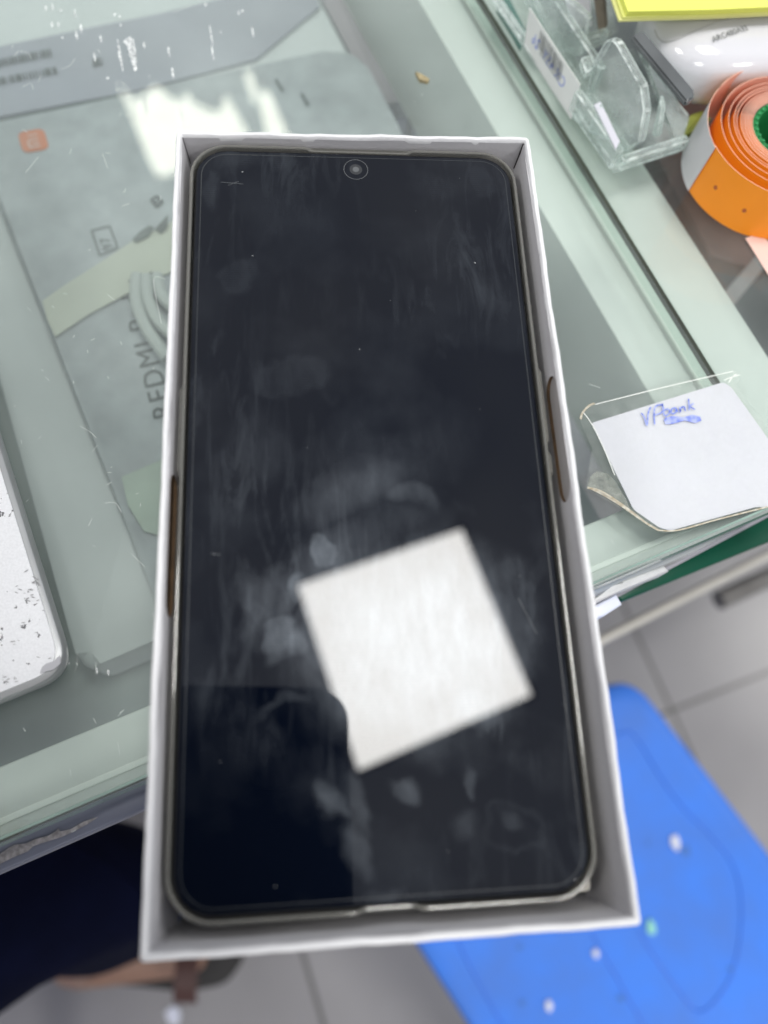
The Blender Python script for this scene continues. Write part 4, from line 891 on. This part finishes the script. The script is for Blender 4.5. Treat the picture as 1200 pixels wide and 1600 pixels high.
def leg_cloth(rings, name='trousers'):
    bm = bmesh.new(); R_ = []
    for (x, y, z, rx, ry, tx_, tz_) in rings:
        # ring normal tilts from along the thigh to straight down
        X_ = Vector((-tz_[1], tz_[0], 0)) if isinstance(tz_, tuple) else Vector((1, 0, 0)); c = Vector((x, y, z))
        Yv_ = Vector(tx_); R_.append([c+X_*rx*math.cos(a*.2618)+Yv_*ry*math.sin(a*.2618)*(1+.05*math.sin(a*2.1+z*30)) for a in range(24)])
    loft(bm, R_); o = link(name, bm, navy, pr); md = o.modifiers.new('thick', 'SOLIDIFY'); md.thickness = .002; md2 = o.modifiers.new('sub', 'SUBSURF'); md2.levels = 1; md2.render_levels = 1
    return o
leg_cloth([(-.222, -.108, .20, .092, .048, (0, 1, 0), None), (-.219, -.102, .23, .092, .050, (0, 1, 0), None), (-.195, -.072, .33, .094, .054, (0, 1, 0), None), (-.168, -.038, .45, .096, .055, (.15, .95, .1), None), (-.160, -.030, .52, .092, .055, (-.2, .8, .55), (-.3, -.95)), (-.205, -.040, .55, .062, .070, (-.2, .3, .93), (-.7, -.7)), (-.27, -.085, .565, .072, .072, (0, .1, 1), (-.84, -.53)), (-.38, -.16, .58, .092, .085, (0, 0, 1), (-.84, -.53)), (-.52, -.24, .62, .13, .12, (0, 0, 1), (-.9, -.44))])
leg_cloth([(-.37, .01, .14, .085, .060, (0, 1, 0), None), (-.365, .02, .33, .088, .062, (0, 1, 0), None), (-.33, .06, .47, .090, .070, (.15, .95, .1), None), (-.33, .06, .545, .085, .075, (-.1, .5, .75), (-.5, -.85)), (-.42, -.06, .57, .09, .085, (0, 0, 1), (-.7, -.71)), (-.55, -.20, .62, .13, .12, (0, 0, 1), (-.8, -.6))])
shirt = skinned('shirt', [HP+Vector((0, 0, .02)), (HP+CH)/2+Vector((-.03, 0, 0)), CH, NK-Vector((.02, .01, .04)), Sr, (Sr+Er)/2, Er, Sl, (Sl+El)/2, El], [(0, 1), (1, 2), (2, 3), (2, 4), (4, 5), (5, 6), (2, 7), (7, 8), (8, 9)],
        [.15, .15, .14, .07, .070, .064, .055, .070, .062, .052], pmat('dark_shirt', (.006, .008, .03), .8, .2, 40), pr)
def lump(c, sx, sy, sz, rot=0, n=16):
    bm = bmesh.new(); bmesh.ops.create_uvsphere(bm, u_segments=n*2, v_segments=n, radius=1)
    bm.transform(Matrix.Translation(c) @ Matrix.Rotation(rot, 4, 'Z') @ Matrix.Diagonal((sx, sy, sz, 1))); return bm
link('hair', lump(HD+Vector((-.03, -.015, .035)), .098, .092, .088), pmat('hair_black', (.01, .009, .008), .5), pr)
# sandals
for nme, A_, ang_ in (('sandal', A1_, -4), ('sandal', A2_, 22)):
    c = A_+Vector((.075, 0, 0)); a = math.radians(ang_); ex = Vector((math.cos(a), math.sin(a), 0)); ey = Vector((-ex.y, ex.x, 0)); c0 = A_-ex*.03+Vector((.0, .0, 0))
    out_ = [(-.035, 0), (-.03, .03), (.02, .038), (.09, .042), (.15, .048), (.20, .042), (.218, .018), (.220, -.01), (.200, -.038), (.15, -.046), (.09, -.040), (.02, -.036), (-.03, -.03)]
    bm = bmesh.new(); P = [c0+ex*x+ey*y for x, y in out_]; P = rpoly([(p.x, p.y) for p in P], .012, 4); prism(bm, P, .001, .022, .003)
    so = link('sandal', bm, pmat('sandal_sole', (.014, .012, .012), .6), pr)
    for x_ in (.165,):
        bm = bmesh.new(); R_ = []
        for k in range(13):
            t_ = math.pi*k/12; cc = c0+ex*x_+ey*.038*math.cos(t_)+Vector((0, 0, .018+.026*math.sin(t_))); R_.append(cc)
        for k in range(12):
            sheet3(bm, [R_[k]-ex*.013, R_[k+1]-ex*.013, R_[k+1]+ex*.013, R_[k]+ex*.013])
        link('strap', bm, pmat('strap_brown', (.06, .018, .014), .5), so)
# camera phone held over the box; its lens corner is where the picture is taken from
cbk = -fw*.0022
pc = thing('camera_phone', 'dark phone mirrored as the rounded notch in the bright square', 'smartphone', CAM+cbk)
def cpt(x, y, z): return CAM + r*x - dn*y - fw*z
x1, y1 = .0143, .0285
bm = bmesh.new(); P = rrect(.076, .155, .014, x1-.076, y1-.155, 0, 8)
loft(bm, [[cpt(x, y, .0022) for x, y in P], [cpt(x, y, .0100) for x, y in P]], caps=True); bmesh.ops.bevel(bm, geom=[e for e in bm.edges if e.calc_face_angle(0) > 1.2], offset=.0012, segments=2, affect='EDGES')
link('body', bm, MT['black'], pc)
bm = bmesh.new(); P = rrect(.034, .034, .008, x1-.040, y1-.040, 0, 8); loft(bm, [[cpt(x, y, .0012) for x, y in P], [cpt(x, y, .0021) for x, y in P]], caps=True); link('lens_block', bm, MT['black'], pc)
# right hand wrapped round the phone's long edge: palm behind, four fingers and a thumb
def chain(P, rr): return P, rr
hv = []; he = []; hr = []
def add_chain(P, R_, start=None):
    prev = start
    for p, q in zip(P, R_):
        hv.append(p); hr.append(q); i = len(hv)-1
        if prev is not None: he.append((prev, i))
        prev = i
    return prev
xe = x1-.076
add_chain([Wl], [(.026, .020)]); palm = add_chain([cpt(xe-.012, y1-.125, .030), cpt(xe-.004, y1-.095, .032)], [(.030, .018), (.034, .016)], 0)
for k in range(4):
    yy = y1-.078-.019*k; Lf = (1, 1.08, 1, .85)[k]
    add_chain([cpt(xe+.010, yy, .028), cpt(xe+.034*Lf, yy+.003, .022), cpt(xe+.054*Lf, yy+.004, .019)], [.0095, .0088, .0075], palm)
add_chain([cpt(xe-.014, y1-.100, .016), cpt(xe-.010, y1-.080, .004), cpt(xe+.006, y1-.072, -.007)], [.0115, .0100, .0085], palm-1)
hand = skinned('hand', hv, he, hr, skin, pr, 2)
